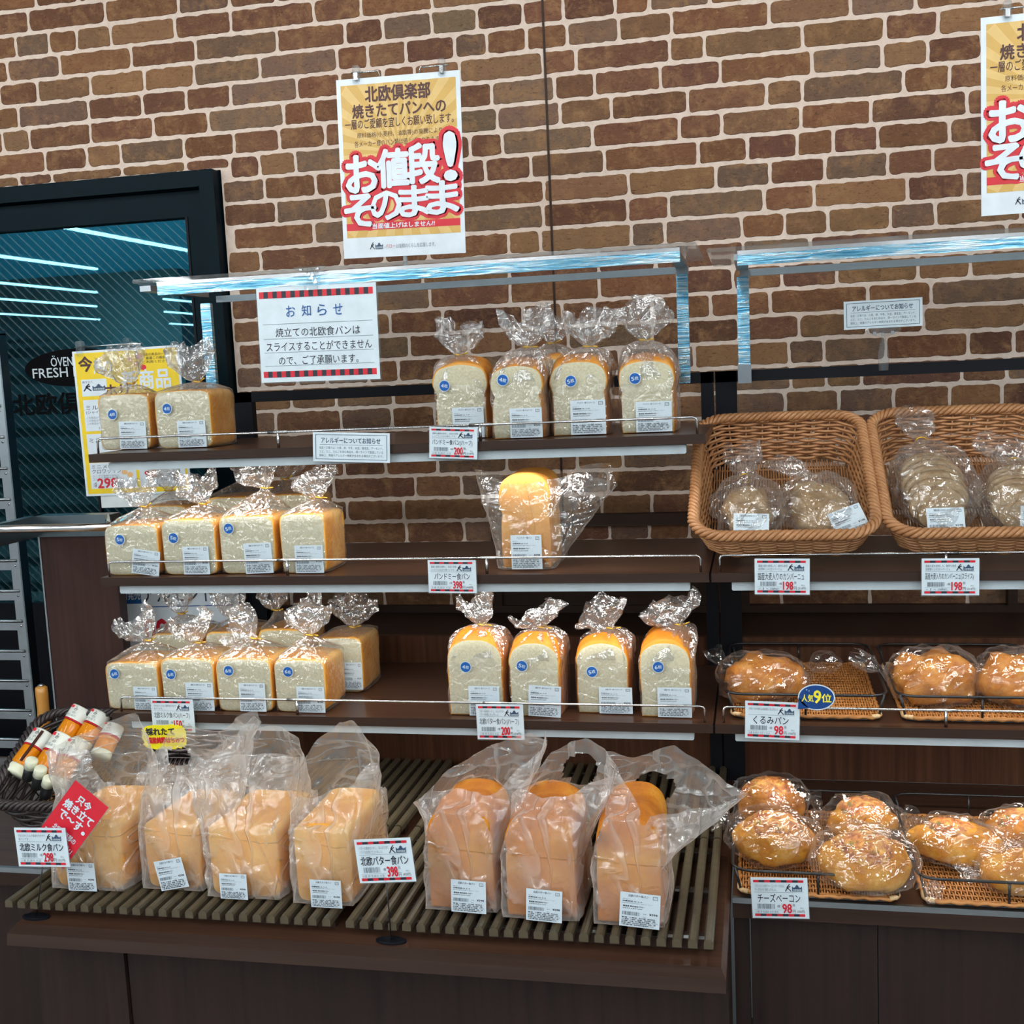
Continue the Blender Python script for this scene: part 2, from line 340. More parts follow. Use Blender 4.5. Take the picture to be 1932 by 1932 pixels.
# ================================================================ the setting
random.seed(4)
def brick_wall():
    mb = MB(); regions = [(-1.300, 2.3, .60, 3.05), (-3.4, -1.300, 2.077, 3.05)]
    for x0, x1, z0, z1 in regions: mb.box(x0, x1, WALL, WALL+.10, z0, z1, 'mortar')
    pitch = .0577; base = 2.223 % pitch
    pal = [(.19, .088, .046), (.21, .098, .050), (.155, .072, .044), (.22, .120, .066), (.19, .122, .082), (.145, .066, .044), (.24, .128, .066), (.175, .110, .078), (.18, .084, .050)]
    k = 0; z = base
    while z < 3.05:
        x = -3.4+random.random()*.08
        while x < 2.3:
            L = random.choice((.078, .095, .11, .12, .135, .15, .175, .20, .215)); xa, xb = x+.0034, x+L-.0034; x += L
            za, zb = z+.0042, z+pitch-.0042
            if zb < .62 or zb > 3.04: continue
            if xb < -1.25 and za < 2.082 < zb-.012: za = 2.082
            if xa < -1.300 and za < 2.077:
                if xb < -1.27: continue
                xa = -1.296
            if xb-xa < .02: continue
            c0 = random.choice(pal); g0 = random.uniform(.82, 1.18); c0 = tuple(v*g0*random.uniform(.96, 1.04) for v in c0)
            pts = []; r = .007
            nx = max(3, int((xb-xa)/.011)); nz = 4
            per = [(xa+r+(xb-xa-2*r)*i/nx, za) for i in range(nx)]+[(xb-r, za), (xb-r*.3, za+r*.3)]+[(xb, za+r+(zb-za-2*r)*i/nz) for i in range(nz+1)]+[(xb-r*.3, zb-r*.3)]
            per += [(xb-r-(xb-xa-2*r)*i/nx, zb) for i in range(nx)]+[(xa+r, zb), (xa+r*.3, zb-r*.3)]+[(xa, zb-r-(zb-za-2*r)*i/nz) for i in range(nz+1)]+[(xa+r*.3, za+r*.3)]
            cx, cz = (xa+xb)/2, (za+zb)/2
            for px, pz in per:
                d = noise.noise(Vector((px*55, pz*55, k)))*.0034; s_ = 1+d/.03
                pts.append((px+(px-cx)/abs(px-cx+1e-6)*d*.8, pz+(1 if pz > cz else -1)*d))
            n = len(pts); b = len(mb.v)
            vs = [(a, WALL+.001, c) for a, c in pts]+[(cx+(a-cx)*(1-.0012/((xb-xa)/2)), WALL-.0018, cz+(c-cz)*.94) for a, c in pts]
            mb.add(vs, [tuple(range(n, 2*n))]+[(i, (i+1) % n, (i+1) % n+n, i+n) for i in range(n)], 'brick')
            for i in range(b, b+2*n): mb.col[i] = (*c0, 1)
            k += 1
        z += pitch
    return mb
STRUCT(brick_wall(), 'wall_back')
mb = MB(); p0, p1 = -.4705, 0
mb.box(-.4725, -.4675, WALL-.004, WALL-.0005, .62, 3.04, 'wood_edge'); STRUCT(mb, 'trim_1')
STRUCT(MB().box(-16, 9, -24, 5.2, -.05, 0, 'floor_tile'), 'floor')
STRUCT(MB().box(-16, 9, -24, 5.2, 3.05, 3.12, 'ceiling_white'), 'ceiling')
# kitchen behind the glass door
mb = MB(); mb.box(-4.6, -.9, 4.6, 4.65, 0, 3.05, 'kitchen_teal'); mb.box(-4.65, -4.6, WALL+.1, 4.6, 0, 3.05, 'kitchen_teal'); mb.box(-.95, -.9, WALL+.1, 4.6, 0, 3.05, 'kitchen_teal')
STRUCT(mb, 'wall_kitchen')
STRUCT(MB().box(-4.6, -3.4, WALL, WALL+.1, 0, 3.05, 'kitchen_dark'), 'wall_left')
area('kitchen_lamp', (-2.6, 3.9, 2.9), (1.5, .3), 26, (.6, .9, 1.0))
mb = MB(); mb.box(-4.0, -1.5, 4.0, 4.5, 0, 1.5, 'kitchen_dark'); mb.box(-3.3, -2.2, 4.2, 4.5, 1.5, 2.0, 'steel_dark')
tag(mb.build('oven'), 'dark oven cabinet seen through the glass kitchen door', 'oven')
# door
door = tag(bpy.data.objects.new('door_1', None), kind='structure'); COL.objects.link(door); door.location = (-1.9, WALL, 0)
gx1, gz1, gz0 = .505, 1.967, .98       # glass extents local x / z
mb = MB(); mb.box(.555, .595, -.035, .06, 0, 2.075, 'door_frame', .003); mb.box(-.95, .555, -.035, .06, 2.035, 2.075, 'door_frame', .003); mb.box(-.99, -.95, -.035, .06, 0, 2.075, 'door_frame')
mb.build('door_frame', door)
mb = MB(); mb.box(gx1, .550, -.012, .03, .01, 2.03, 'door_frame'); mb.box(-.94, gx1, -.012, .03, gz1, 2.03, 'door_frame'); mb.box(-.94, gx1, -.012, .03, .01, gz0, 'black_metal'); mb.box(-.94, -.84, -.012, .03, gz0, gz1, 'door_frame')
mb.box(gx1-.004, gx1+.002, -.015, .0, gz0, gz1, 'black_metal'); mb.build('door_leaf', door)
MB().box(-.84, gx1, .004, .010, gz0, gz1, 'wired_glass').build('glass_pane', door)
def L2(px, py, y=WALL-.002): p = atY(px, py, y); return p.x+1.9, p.z
cx, cz = L2(146, 693); ax, _ = L2(46, 693); _, tz = L2(146, 657)
mb = MB(); mb.disc(cx, cz, cx-ax, tz-cz, 'black_gloss', -.001, 48); mb.build('oval_sign', door)
mb = MB(); a, b = L2(97, 692), L2(137, 672); mb.text('ÖVEN', a[0], b[0], a[1], b[1]+.004, 'white_card', -.003, .01)
a, b = L2(63, 714), L2(63, 696); e = L2(230, 700); mb.text('FRESH BAKERY', a[0], e[0], a[1], b[1], 'white_card', -.003, .012); mb.build('sign_lettering', door)
a, b = L2(26, 785), L2(26, 745); e = L2(240, 780); MB().text('北欧倶楽部', a[0], e[0], a[1], b[1], 'black_gloss', -.001, .03).build('glass_lettering', door)
# ---------------- low wall, ledge and wooden frames behind the racks
PZ = .954
mb = MB(); mb.box(-1.29, 1.75, SB+.022, SB+.040, ZT, PZ, 'wood_panel'); STRUCT(mb, 'wall_panel')
mb = MB(); mb.box(-1.29, 1.75, SB+.040, WALL, PZ-.02, PZ, 'wood_edge'); STRUCT(mb, 'trim_2')
mb = MB(); mb.box(-1.29, 1.75, WALL-.02, WALL-.003, PZ, .972, 'wood_edge'); STRUCT(mb, 'trim_3')
def niche(x0, x1, z0, z1, label):
    t_ = thing('wooden_frame', label, 'wooden frame', ((x0+x1)/2, WALL-.004, z0)); h = (x1-x0)/2; H = z1-z0
    MB().box(-h, h, -.03, 0, H-.028, H, 'wood_edge').build('top_rail', t_)
    MB().box(-h, -h+.02, -.03, 0, 0, H-.028, 'wood_edge').build('upright', t_); MB().box(h-.02, h, -.03, 0, 0, H-.028, 'wood_edge').build('upright', t_)
    return t_
xa = atY(928, 990, WALL-.02).x; nt = niche(xa, -.09, PZ+.02, 1.196, 'dark wooden frame on the brick wall behind the middle shelf, beside the loosely bagged loaf')
MB().box(-( -.09-xa)/2+.02, (-.09-xa)/2-.02, -.02, -.004, 0, .10, 'wood_edge').build('lower_board', nt)
x0, x1 = atY(1398, 1130, WALL-.02).x, atY(1918, 1130, WALL-.02).x; nt = niche(x0, x1, PZ+.02, 1.12, 'dark wooden frame on the brick wall under the wicker baskets')
# ---------------- ceiling lights (seen mirrored in the glass door and in the films)
def strip_row(X, segs, label='white fluorescent tube light on the ceiling above the shop aisle'):
    t_ = thing('ceiling_light', label, 'ceiling light', (X, 0, 3.04), 0, 'rows of fluorescent ceiling lights')
    for a, b in segs: MB().box(-.06, .06, a, b, -.03, 0, 'ceiling_white').build('housing', t_); MB().box(-.022, .022, a+.02, b-.02, -.055, -.031, 'tube_light').build('tube', t_)
strip_row(-13.6, [(-16.9, -12), (-22.2, -19.9)], 'fluorescent ceiling light mirrored in the door glass, lowest line'); strip_row(-11.45, [(-13.3, -8), (-17.5, -15.7)], 'fluorescent ceiling light mirrored in the door glass, fourth from the top line'); strip_row(-9.78, [(-10.6, -5), (-14.5, -12.6)], 'fluorescent ceiling light mirrored in the door glass, third from the top line')
strip_row(-7.87, [(-7.5, -3), (-11, -9.3)], 'fluorescent ceiling light mirrored in the door glass, second from the top line'); strip_row(-6.05, [(-6.8, -1.5)], 'fluorescent ceiling light mirrored in the door glass, topmost line')
for X in (-4.1, -2.2, -.3, 1.6, 3.5, 5.4): strip_row(X, [(-8.4, -6.0), (-5.9, -3.5), (-3.4, -1.0), (-.9, .6)])
def spot(x, y, tx, tz, power=36):
    t_ = thing('ceiling_spotlight', 'small round ceiling spotlight aimed at the brick wall', 'spotlight', (x, y, 3.046), 0, 'ceiling spotlights over the bread shelves')
    d = Vector((tx-x, WALL-y, tz-3.0)).normalized(); q = d.to_track_quat('-Z', 'Y').to_euler()
    m_ = MB(); m_.rings([[(r_*math.cos(k*PI/12), r_*math.sin(k*PI/12), z) for k in range(24)] for z, r_ in ((-.10, .045), (0, .045), (.01, .03))], 'white_plastic', True, False, True); o = m_.build('lamp_head', t_); o.location = (0, 0, -.08); o.rotation_euler = q
    m_ = MB(); m_.rings([[(.036*math.cos(k*PI/12), .036*math.sin(k*PI/12), z) for k in range(24)] for z in (-.098, -.094)], 'spot_light', False, True, True); e = m_.build('lamp_face', t_); e.location = (0, 0, -.08); e.rotation_euler = q
    MB().box(-.012, .012, -.012, .012, -.07, 0, 'white_plastic').build('stem', t_)
    l = bpy.data.lights.new('spot_lamp', 'SPOT'); l.energy = power; l.spot_size = math.radians(75); l.spot_blend = .8; l.shadow_soft_size = .035; l.color = (1, .95, .88)
    o = bpy.data.objects.new('spot_lamp', l); COL.objects.link(o); o.parent = t_; o.rotation_euler = q; o.location = Vector((0, 0, -.08))+d*.115
for x_ in (-2.3, -1.45, -.6, .25, 1.1): spot(x_, 1.15, x_, 2.05, SPOT_POWER)
# ================================================================ racks
def rack(x0, x1, label, barL):
    t_ = thing('shelf_rack', label, 'shelf rack', ((x0+x1)/2, SB, ZT)); h = (x1-x0)/2; yo = .0
    for s_ in (-1, 1):
        xo = barL if s_ < 0 else (h-.028, h-.002)
        MB().box(xo[0], xo[1], .0, .022, 0, .886, 'black_metal').build('upright', t_)
    MB().box(barL[0], h, .0, .022, .863, .886, 'black_metal').build('crossbar', t_)
    return t_
hL = (XR+.002-XL)/2; cxL = (XL+XR+.002)/2
rack(XL, XR+.002, 'black metal rack behind the left bread shelves, uprights and crossbar before the bricks', (-1.187-cxL, -1.130-cxL))
rack(-.088, 1.112, 'black metal rack behind the wicker baskets on the right, crossbar carrying a clip', (-.6, -.556))
def shelf(x0, x1, ztop, label, strip=True, rail=True, yf=SF):
    L = x1-x0; t_ = thing('shelf', label, 'shelf', (x0, yf, ztop))
    MB().box(0, L, .0012, SB-yf, -.016, 0, 'wood_shelf').build('shelf_board', t_)
    MB().box(0, L, 0, .0011, -.0165, .0003, 'wood_edge', 0).build('front_edge', t_)
    if strip:
        lb = MB().box(.035, L-.035, .012, .034, -.034, -.018, 'led_housing', .002).build('light_bar', t_)
        area('shelf_light', (L/2, .023, -.036), (L-.1, .012), LED_POWER, (1, .95, .87), (math.radians(14), 0, 0), t_)
    if rail:
        g_ = MB(); y = .012; zr = .030
        g_.tube([(.015, y, 0), (.015, y, zr-.006), (.017, y, zr-.002), (.022, y, zr), (L-.022, y, zr), (L-.017, y, zr-.002), (L-.015, y, zr-.006), (L-.015, y, 0)], .0022, 'chrome', 8)
        gr = g_.build('guard_rail', t_)
        for fx in (.33, .66):
            MB().tube([(L*fx, y, 0), (L*fx, y, zr)], .003, 'chrome', 8).build('rail_post', t_)
            MB().tube([(L*fx-.02, y, zr), (L*fx+.02, y, zr)], .0032, 'chrome', 8).build('rail_sleeve', t_)
    return t_
s1 = shelf(XL, XR, Z1, 'top dark wooden shelf with chrome rail, on the left rack above the brick gap')
s2 = shelf(XL, XR, Z2, 'middle dark wooden shelf with chrome rail, carrying the loosely bagged loaf')
s3 = shelf(XL, XR, Z3, 'lowest dark wooden shelf with chrome rail on the left rack, above the slatted table')
s4 = shelf(-.088, 1.112, Z2, 'dark wooden shelf with chrome rail carrying the wicker baskets')
s5 = shelf(-.088, 1.112, Z3, 'dark wooden shelf with chrome rail carrying the trays of walnut bread')
# shelf end brackets
# ---------------- base cabinets and the slatted table
def cabinet(x0, x1, yf, label, trim=True, split=None):
    t_ = thing('base_cabinet', label, 'cabinet', (x0, yf, 0)); L = x1-x0; D = SB+.02-yf
    MB().box(0, L, .004, D, ZT-.036, ZT, 'wood_shelf').build('top_board', t_)
    MB().box(0, L, 0, .0039, ZT-.036, ZT-.0095, 'wood_edge').build('front_edge', t_)
    if trim: MB().box(0, L, -.002, .006, ZT-.009, ZT+.0008, 'steel').build('metal_trim', t_)
    m_ = MB(); xs = split or [0, L]
    for a, b in zip(xs[:-1], xs[1:]): m_.box(a+.001, b-.001, .035, .055, .08, ZT-.037, 'wood_cabinet')
    m_.build('front_panel', t_); MB().box(.01, L-.01, .06, D, 0, .08, 'black_metal').build('plinth', t_)
    MB().box(.0, .018, .056, D, .08, ZT-.037, 'wood_cabinet').build('side_panel', t_)
    return t_
cabinet(-2.9, -1.296, 1.872, 'dark wooden base cabinet at the left, under the dark rattan basket')
cabinet(-.060, 1.75, 1.900, 'dark wooden base cabinet at the right, carrying the cheese bread trays', True, [0, .028, .24, .60, 1.0, 1.81])
t_ = thing('display_table', 'dark wooden display table carrying the slatted racks', 'table', (-1.272, 1.665, 0)); L = 1.2
m_ = MB(); zt, zb = ZT, ZT-.027
m_.add([(0, 0, zt), (L, 0, zt), (L, .80, zt), (0, .80, zt), (-.003, -.026, zb), (L+.008, -.026, zb), (L+.008, .80, zb), (-.003, .80, zb), (-.003, -.022, zt-.008), (L+.008, -.022, zt-.008), (L+.008, .80, zt-.006), (-.003, .80, zt-.006)],
       [(0, 1, 2, 3), (7, 6, 5, 4), (0, 8, 9, 1), (8, 4, 5, 9), (1, 9, 10, 2), (9, 5, 6, 10), (0, 3, 11, 8), (8, 11, 7, 4)], 'wood_shelf')
m_.mi[-6] = m_.mat('wood_edge'); m_.mi[-5] = m_.mat('wood_edge'); m_.build('table_top', t_)
m_ = MB(); m_.box(.125, .165, .055, .075, 0, zb, 'wood_cabinet'); m_.build('corner_post', t_)
MB().box(.168, 1.19, .062, .08, 0, zb, 'wood_cabinet').build('front_panel', t_)
MB().box(1.19, 1.208, .062, .235, 0, zb, 'wood_cabinet').build('side_panel', t_)
MB().box(-.02, .124, .07, .088, 0, zb, 'wood_cabinet').build('left_panel', t_)
# slatted racks
ZS = .672
def slats_mb(L):
    n = 6; pr = [(-.0072, 0), (.0072, 0), (.0072, .010), (.0045, .0135), (0, .0145), (-.0045, .0135), (-.0072, .010)]
    m_ = MB(); m_.rings([[(x, y, z) for x, z in pr] for y in (0, L)], 'slat_wood', False); return m_
SL1 = slats_mb(.385).mesh('slat')
def slat_rack(x0, x1, y0, label):
    t_ = thing('slatted_rack', label, 'slatted rack', (x0, y0, ZT+.0004)); L = x1-x0; n = 25
    for yy in (.030, .19, .35):
        MB().box(.004, L-.004, yy, yy+.022, 0, .0172, 'wood_edge').build('support_bar', t_)
        MB().box(.004, L-.004, yy+.001, yy+.010, .0172, .0176, 'steel').build('metal_strip', t_)
    for i in range(n):
        o = bpy.data.objects.new('slat', SL1); COL.objects.link(o); o.parent = t_; o.location = (.0075+(L-.015)*i/(n-1), 0, .0177)
    return t_
slat_rack(-1.305, -.702, 1.684, 'slatted brown rack at the front left, under the milk loaves'); slat_rack(-.676, -.083, 1.684, 'slatted brown rack at the front right, under the butter loaves')
slat_rack(-1.305, -.702, 2.074, 'slatted brown rack at the back left, behind the milk loaves'); slat_rack(-.676, -.083, 2.074, 'slatted brown rack at the back right, against the wooden panel')
# crumbs omitted as dirt
# ---------------- acrylic canopies
def canopy(x0, x1, yb, yf, z, legs, label, clipblock=False):
    t_ = thing('acrylic_canopy', label, 'canopy', (x0, yf, z)); L = x1-x0; D = yb-yf
    MB().box(-.055, L+.03, .002, D+.06, .0265, .0345, 'acrylic', .002).build('clear_plate', t_)
    m_ = MB().box(0, L, 0, .004, 0, .0255, 'blue_reflection_steel'); m_.box(0, L, -.0006, .0, .0195, .0262, 'chrome'); m_.build('front_beam', t_)
    MB().box(0, L, D-.01, D+.002, -.002, .012, 'steel').build('back_beam', t_)
    for x in legs:
        MB().box(x-.012, x+.012, D-.008, D+.004, -(z-1.505), -.002, 'blue_reflection_steel', .002).build('leg', t_)
        MB().box(x-.012, x+.012, .004, D-.01, .010, .021, 'steel').build('side_arm', t_)
        if clipblock: MB().box(x-.0135, x+.0135, D-.018, D+.012, -(z-1.500), -(z-1.538), 'steel').build('clamp', t_)
    return t_
# front beam distance from the mirrored geometry: leg at the rack back, beam further forward
YB, YF = SB-.02, 2.17
zc = 1.55+.0885*YF-.011
xb0, xb1 = atY(297, 550, YF).x, atY(1283, 490, YF).x
canopy(xb0, xb1, YB, YF, zc, (atY(392, 600, YB).x-xb0, atY(1288, 560, YB).x-xb0-.0), 'clear acrylic canopy with steel beam in painted blue reflections above the left shelves')
xc0 = atY(1391, 480, YF).x; zc2 = atY(1400, 489, YF).z-.011
canopy(xc0, xc0+1.2, YB, YF, zc2, (atY(1402, 560, YB).x-xc0, 1.19), 'clear acrylic canopy with steel beam in painted blue reflections above the wicker baskets', True)
# ================================================================ signs and tags
class Sheet:
    def __init__(s, name, label, cat, corners, Y, group=None, y2=None, tilt=0):
        P = [atY(px, py, Y if (y2 is None or i < 2) else y2) for i, (px, py) in enumerate(corners)]
        tl, tr, br, bl = P; c = (tl+tr+br+bl)/4; X = (tr-tl+br-bl).normalized(); Zv = (tl-bl+tr-br); Zv = (Zv-X*Zv.dot(X)).normalized(); Yv = Zv.cross(X)
        s.w = ((tr-tl).length+(br-bl).length)/2; s.h = ((tl-bl).length+(tr-br).length)/2
        s.o = thing(name, label, cat, group=group); frame_from(s.o, X, Yv, Zv, c)
    def u(s, u): return (u-.5)*s.w
    def v(s, v): return (.5-v)*s.h
    def R(s, mb, u0, u1, v0, v1, m, y=-.0006): mb.rect(s.u(u0), s.u(u1), s.v(v1), s.v(v0), m, y)
    def T(s, mb, st, u0, u1, v0, v1, m, y=-.0009, bold=0): mb.text(st, s.u(u0), s.u(u1), s.v(v1), s.v(v0), m, y, bold)
    def card(s, m, th=.0008, name='card', grow=0, y0=0):
        return MB().box(-s.w/2-grow, s.w/2+grow, y0, y0+th, -s.h/2-grow, s.h/2+grow, m).build(name, s.o)
    def checks(s, mb, u0, u1, v0, v1, n, y=-.0006):
        for i in range(n): s.R(mb, u0+(u1-u0)*i/n, u0+(u1-u0)*(i+1)/n, v0, v1, 'red_ink' if i % 2 == 0 else 'dark_ink', y)
def barcode(mb, x0, x1, z0, z1, y, seed=1):
    r = random.Random(seed); x = x0
    while x < x1:
        w_ = (x1-x0)*r.choice((.012, .02, .034)); mb.rect(x, min(x+w_, x1), z0, z1, 'gray_ink', y); x += w_+(x1-x0)*r.choice((.014, .022, .03))
def logo(mb, s, u0, u1, v0, v1, y=-.0009):
    A = lambda a, b: (s.u(u0+(u1-u0)*a), s.v(v0+(v1-v0)*b))
    for st in ([(.30, .02), (.12, .45), (.20, .60)], [(.12, .50), (.34, .30)], [(.14, .55), (.02, .98)], [(.18, .52), (.38, .98)]):
        for a, b in zip(st[:-1], st[1:]): mb.line(A(a[0]*.95, a[1]), A(b[0]*.95, b[1]), (u1-u0)*s.w*.055, 'dark_ink', y)
    mb.poly([A(.42, .98), A(1, .98), A(1, .28), A(.90, .50), A(.71, .22), A(.52, .50), A(.42, .28)], 'navy_ink', y)
    mb.text('北欧倶楽部', A(.46, 0)[0], A(.96, 0)[0], A(0, .90)[1], A(0, .62)[1], 'white_card', y-.0003, .01)
    mb.poly([A(.60, .30), A(.71, .06), A(.82, .30)], 'navy_ink', y)
def price_tag(corners, Y, title, price, tax, label, desc, allergen, tu=(.06, .90), tbold=0, unit='1個', sleeve=True, y2=None, name='price_tag'):
    s = Sheet(name, label, 'price tag', corners, Y, y2=y2)
    s.card('white_card')
    if sleeve: MB().box(-s.w/2-.0015, s.w/2+.0015, .001, .0018, -s.h/2-.0022, s.h/2-.001, 'acrylic').build('clear_sleeve', s.o)
    m_ = MB(); s.checks(m_, .045, .93, .055, .115, 9); m_.build('checked_border', s.o); m_ = MB(); s.checks(m_, .045, .93, .89, .95, 9); m_.build('checked_border', s.o)
    m_ = MB(); d = desc.split('|'); s.T(m_, d[0], .07, .60, .165, .235, 'gray_ink'); s.T(m_, d[1], .07, .07+.53*min(1, len(d[1])/len(d[0])), .255, .325, 'gray_ink')
    s.R(m_, .05, .91, .352, .358, 'gray_ink'); s.T(m_, title, tu[0], tu[1], .39, .60, 'dark_ink', bold=tbold)
    s.T(m_, allergen, .06, .46, .81, .87, 'gray_ink'); s.R(m_, .045, .49, .790, .795, 'gray_ink'); s.R(m_, .045, .49, .880, .885, 'gray_ink')
    s.T(m_, unit, .445, .495, .665, .73, 'dark_ink'); s.T(m_, '税抜', .72, .76, .63, .70, 'dark_ink'); s.T(m_, '円', .715, .765, .78, .87, 'dark_ink'); s.T(m_, '税込', .85, .91, .72, .76, 'gray_ink')
    s.T(m_, f'({tax}円)', .79, .93, .79, .87, 'dark_ink'); m_.build('lettering', s.o)
    m_ = MB(); s.T(m_, price, .52 if len(price) > 2 else .54, .70, .64, .865, 'red_ink', bold=.035); m_.build('price', s.o)
    m_ = MB(); barcode(m_, s.u(.10), s.u(.40), s.v(.765), s.v(.64), -.0009, len(title)); m_.build('barcode', s.o)
    m_ = MB(); logo(m_, s, .60, .90, .15, .335); m_.build('shop_logo', s.o)
    return s
YT = SF-.006
price_tag([(813, 805), (903, 808), (898, 866), (807, 864)], YT, 'パンドミー食パン(ハーフ)', '200', '216', 'white price tag reading 200, on the rail of the top shelf', '国産小麦粉を使用し、独自の発酵|しっとりふんわり食パンです。', '小麦 乳成分 大豆')
price_tag([(809, 1057), (900, 1057), (897, 1119), (807, 1118)], YT, 'パンドミー食パン', '398', '430', 'white price tag reading 398, on the rail of the middle shelf', '国産小麦粉を使用し、独自の発酵|しっとりふんわり食パンです。', '小麦 乳成分 大豆', (.13, .87))
price_tag([(290, 1320), (369, 1320), (363, 1382), (283, 1379)], YT, '北欧ミルク食パン(ハーフ)', '150', '162', 'white price tag reading 150, on the rail of the lowest left shelf', 'やわらかくミルク風味をきかせた|食パンです。', '小麦 乳成分 大豆')
price_tag([(902, 1329), (990, 1329), (986, 1396), (897, 1394)], YT, '北欧バター食パン(ハーフ)', '200', '216', 'white price tag reading 200, on the rail below the domed butter half loaves', 'バターの風味をいかし、ほんのり甘く|ソフトな食感に仕上げました', '小麦 卵 乳成分 大豆')
price_tag([(1425, 1054), (1527, 1054), (1528, 1122), (1423, 1121)], YT-.001, '国産大麦入りのカンパーニュ', '198', '214', 'white price tag reading 198, under the left wicker basket', '国産大麦を使用した、独特な食感|自家製レシピカンパーニュ', '小麦')
price_tag([(1740, 1054), (1845, 1053), (1850, 1123), (1738, 1123)], YT-.001, '国産大麦入りのカンパーニュ(スライス)', '198', '214', 'creased clear-sleeved price tag reading 198, under the right wicker basket', '国産大麦を使用した、独特な食感|自家製レシピカンパーニュ', '小麦')
s = price_tag([(1407, 1322), (1508, 1326), (1509, 1397), (1405, 1392)], YT-.001, 'くるみパン', '98', '106', 'white price tag reading 98 with a blue oval badge, below the walnut bread', '生地にくるみを練り込み風味豊かに仕上げました|', '小麦 乳成分 大豆 くるみ', (.15, .80), .005)
price_tag([(1415, 1655), (1523, 1657), (1527, 1733), (1421, 1732)], 1.888, 'チーズベーコン', '98', '106', 'white price tag reading 98, hooked on the cheese bread tray', 'フランスパン生地でベーコンとチーズを包み、|チーズをのせて焼き上げました。', '小麦 卵 乳成分 大豆 豚肉', (.11, .86), .005)
for c_, ttl, pr, tx, nm, ds, al, Yt, foot_px in (
    ([(32, 1562), (128, 1563), (127, 1635), (30, 1634)], '北欧ミルク食パン', '298', '321', 'price tag reading 298 on a black wire stand, left end of the slatted rack', 'やわらかくミルク風味をきかせた|食パンです。', '小麦 乳成分 大豆', 1.672, (68, 1727)),
    ([(674, 1584), (779, 1581), (780, 1662), (673, 1667)], '北欧バター食パン', '398', '430', 'price tag reading 398 on a black wire stand, between the carrier-bagged loaves', 'バターの風味をいかし、ほんのり甘く|ソフトな食感に仕上げました', '小麦 卵 乳成分 大豆', 1.672, (738, 1772))):
    s_ = price_tag(c_, Yt, ttl, pr, tx, nm, ds, al, (.07, .92), .012, name='price_stand')
    mi = s_.o.matrix_world.inverted(); F = atz(foot_px[0], foot_px[1], ZT+.004); F.y = max(F.y, 1.668); F.z = ZT+.002
    top = s_.o.matrix_world @ Vector((-.004, .001, -s_.h/2+.002)); a = mi@F; b = mi@top
    MB().tube([a, a.lerp(b, .5)+Vector((.001, 0, 0)), b], .0011, 'black_wire', 6).build('wire_stem', s_.o)
    MB().tube([b+Vector((-.006, 0, .004)), b, b+Vector((.006, 0, .004))], .0011, 'black_wire', 6).build('wire_hook', s_.o)
    m_ = MB(); m_.rings([[tuple(mi@(F+Vector((r_*math.cos(q*PI/12)*1.0, r_*math.sin(q*PI/12)*.5, h_)))) for q in range(24)] for r_, h_ in ((.026, -.0015), (.026, .001), (.022, .002))], 'black_metal', False); m_.build('base', s_.o)
# badge
s = Sheet('popularity_badge', 'blue oval badge with yellow lettering, beside the walnut bread price tag', 'badge', [(1506, 1290), (1576, 1292), (1575, 1341), (1505, 1339)], YT-.006)
m_ = MB(); m_.disc(0, 0, s.w/2, s.h/2, 'white_card', 0, 40); m_.disc(0, 0, s.w/2-.002, s.h/2-.002, 'badge_blue', -.0004, 40); m_.poly([(-s.w*.48, -s.h*.02), (-s.w*.2, -s.h*.42), (-s.w*.50, -s.h*.48)], 'badge_blue', -.0004); m_.build('badge_plate', s.o)
m_ = MB(); s.T(m_, '人気', .10, .42, .40, .68, 'badge_yellow', bold=.02); s.T(m_, '9', .43, .62, .24, .72, 'badge_yellow', bold=.04); s.T(m_, '位', .64, .90, .36, .68, 'badge_yellow', bold=.03); s.R(m_, .22, .25, .20, .24, 'white_card'); s.R(m_, .29, .31, .24, .28, 'white_card'); m_.build('badge_lettering', s.o)
# allergy cards
def allergy(corners, Y, label):
    s = Sheet('allergy_card', label, 'notice card', corners, Y); s.card('white_card')
    m_ = MB()
    for r_ in ((.035, .965, .075, .09), (.035, .965, .905, .92), (.035, .041, .075, .92), (.959, .965, .075, .92)): s.R(m_, *r_, 'navy_ink')
    s.R(m_, .09, .91, .415, .425, 'gray_ink'); m_.build('printed_border', s.o)
    m_ = MB(); s.T(m_, 'アレルギーについてお知らせ', .11, .88, .17, .37, 'navy_ink', bold=.01)
    for i, st in enumerate(('当店・工場では、小麦、卵、牛乳、大豆、落花生、アーモンド、', 'エビ、カニ、りんごを含む商品を、同一ラインで製造している', '関係上、微量のアレルギー物質が含まれる場合がございます。')): s.T(m_, st, .085, .915, .48+.13*i, .57+.13*i, 'gray_ink')
    m_.build('lettering', s.o); return s
s = allergy([(594, 815), (738, 818), (733, 873), (587, 870)], YT, 'white allergy notice card on the rail of the top shelf')
s = allergy([(1592, 569), (1741, 561), (1740, 614), (1592, 623)], SB-.035, 'white allergy notice card held by a clear clip above the wicker baskets')
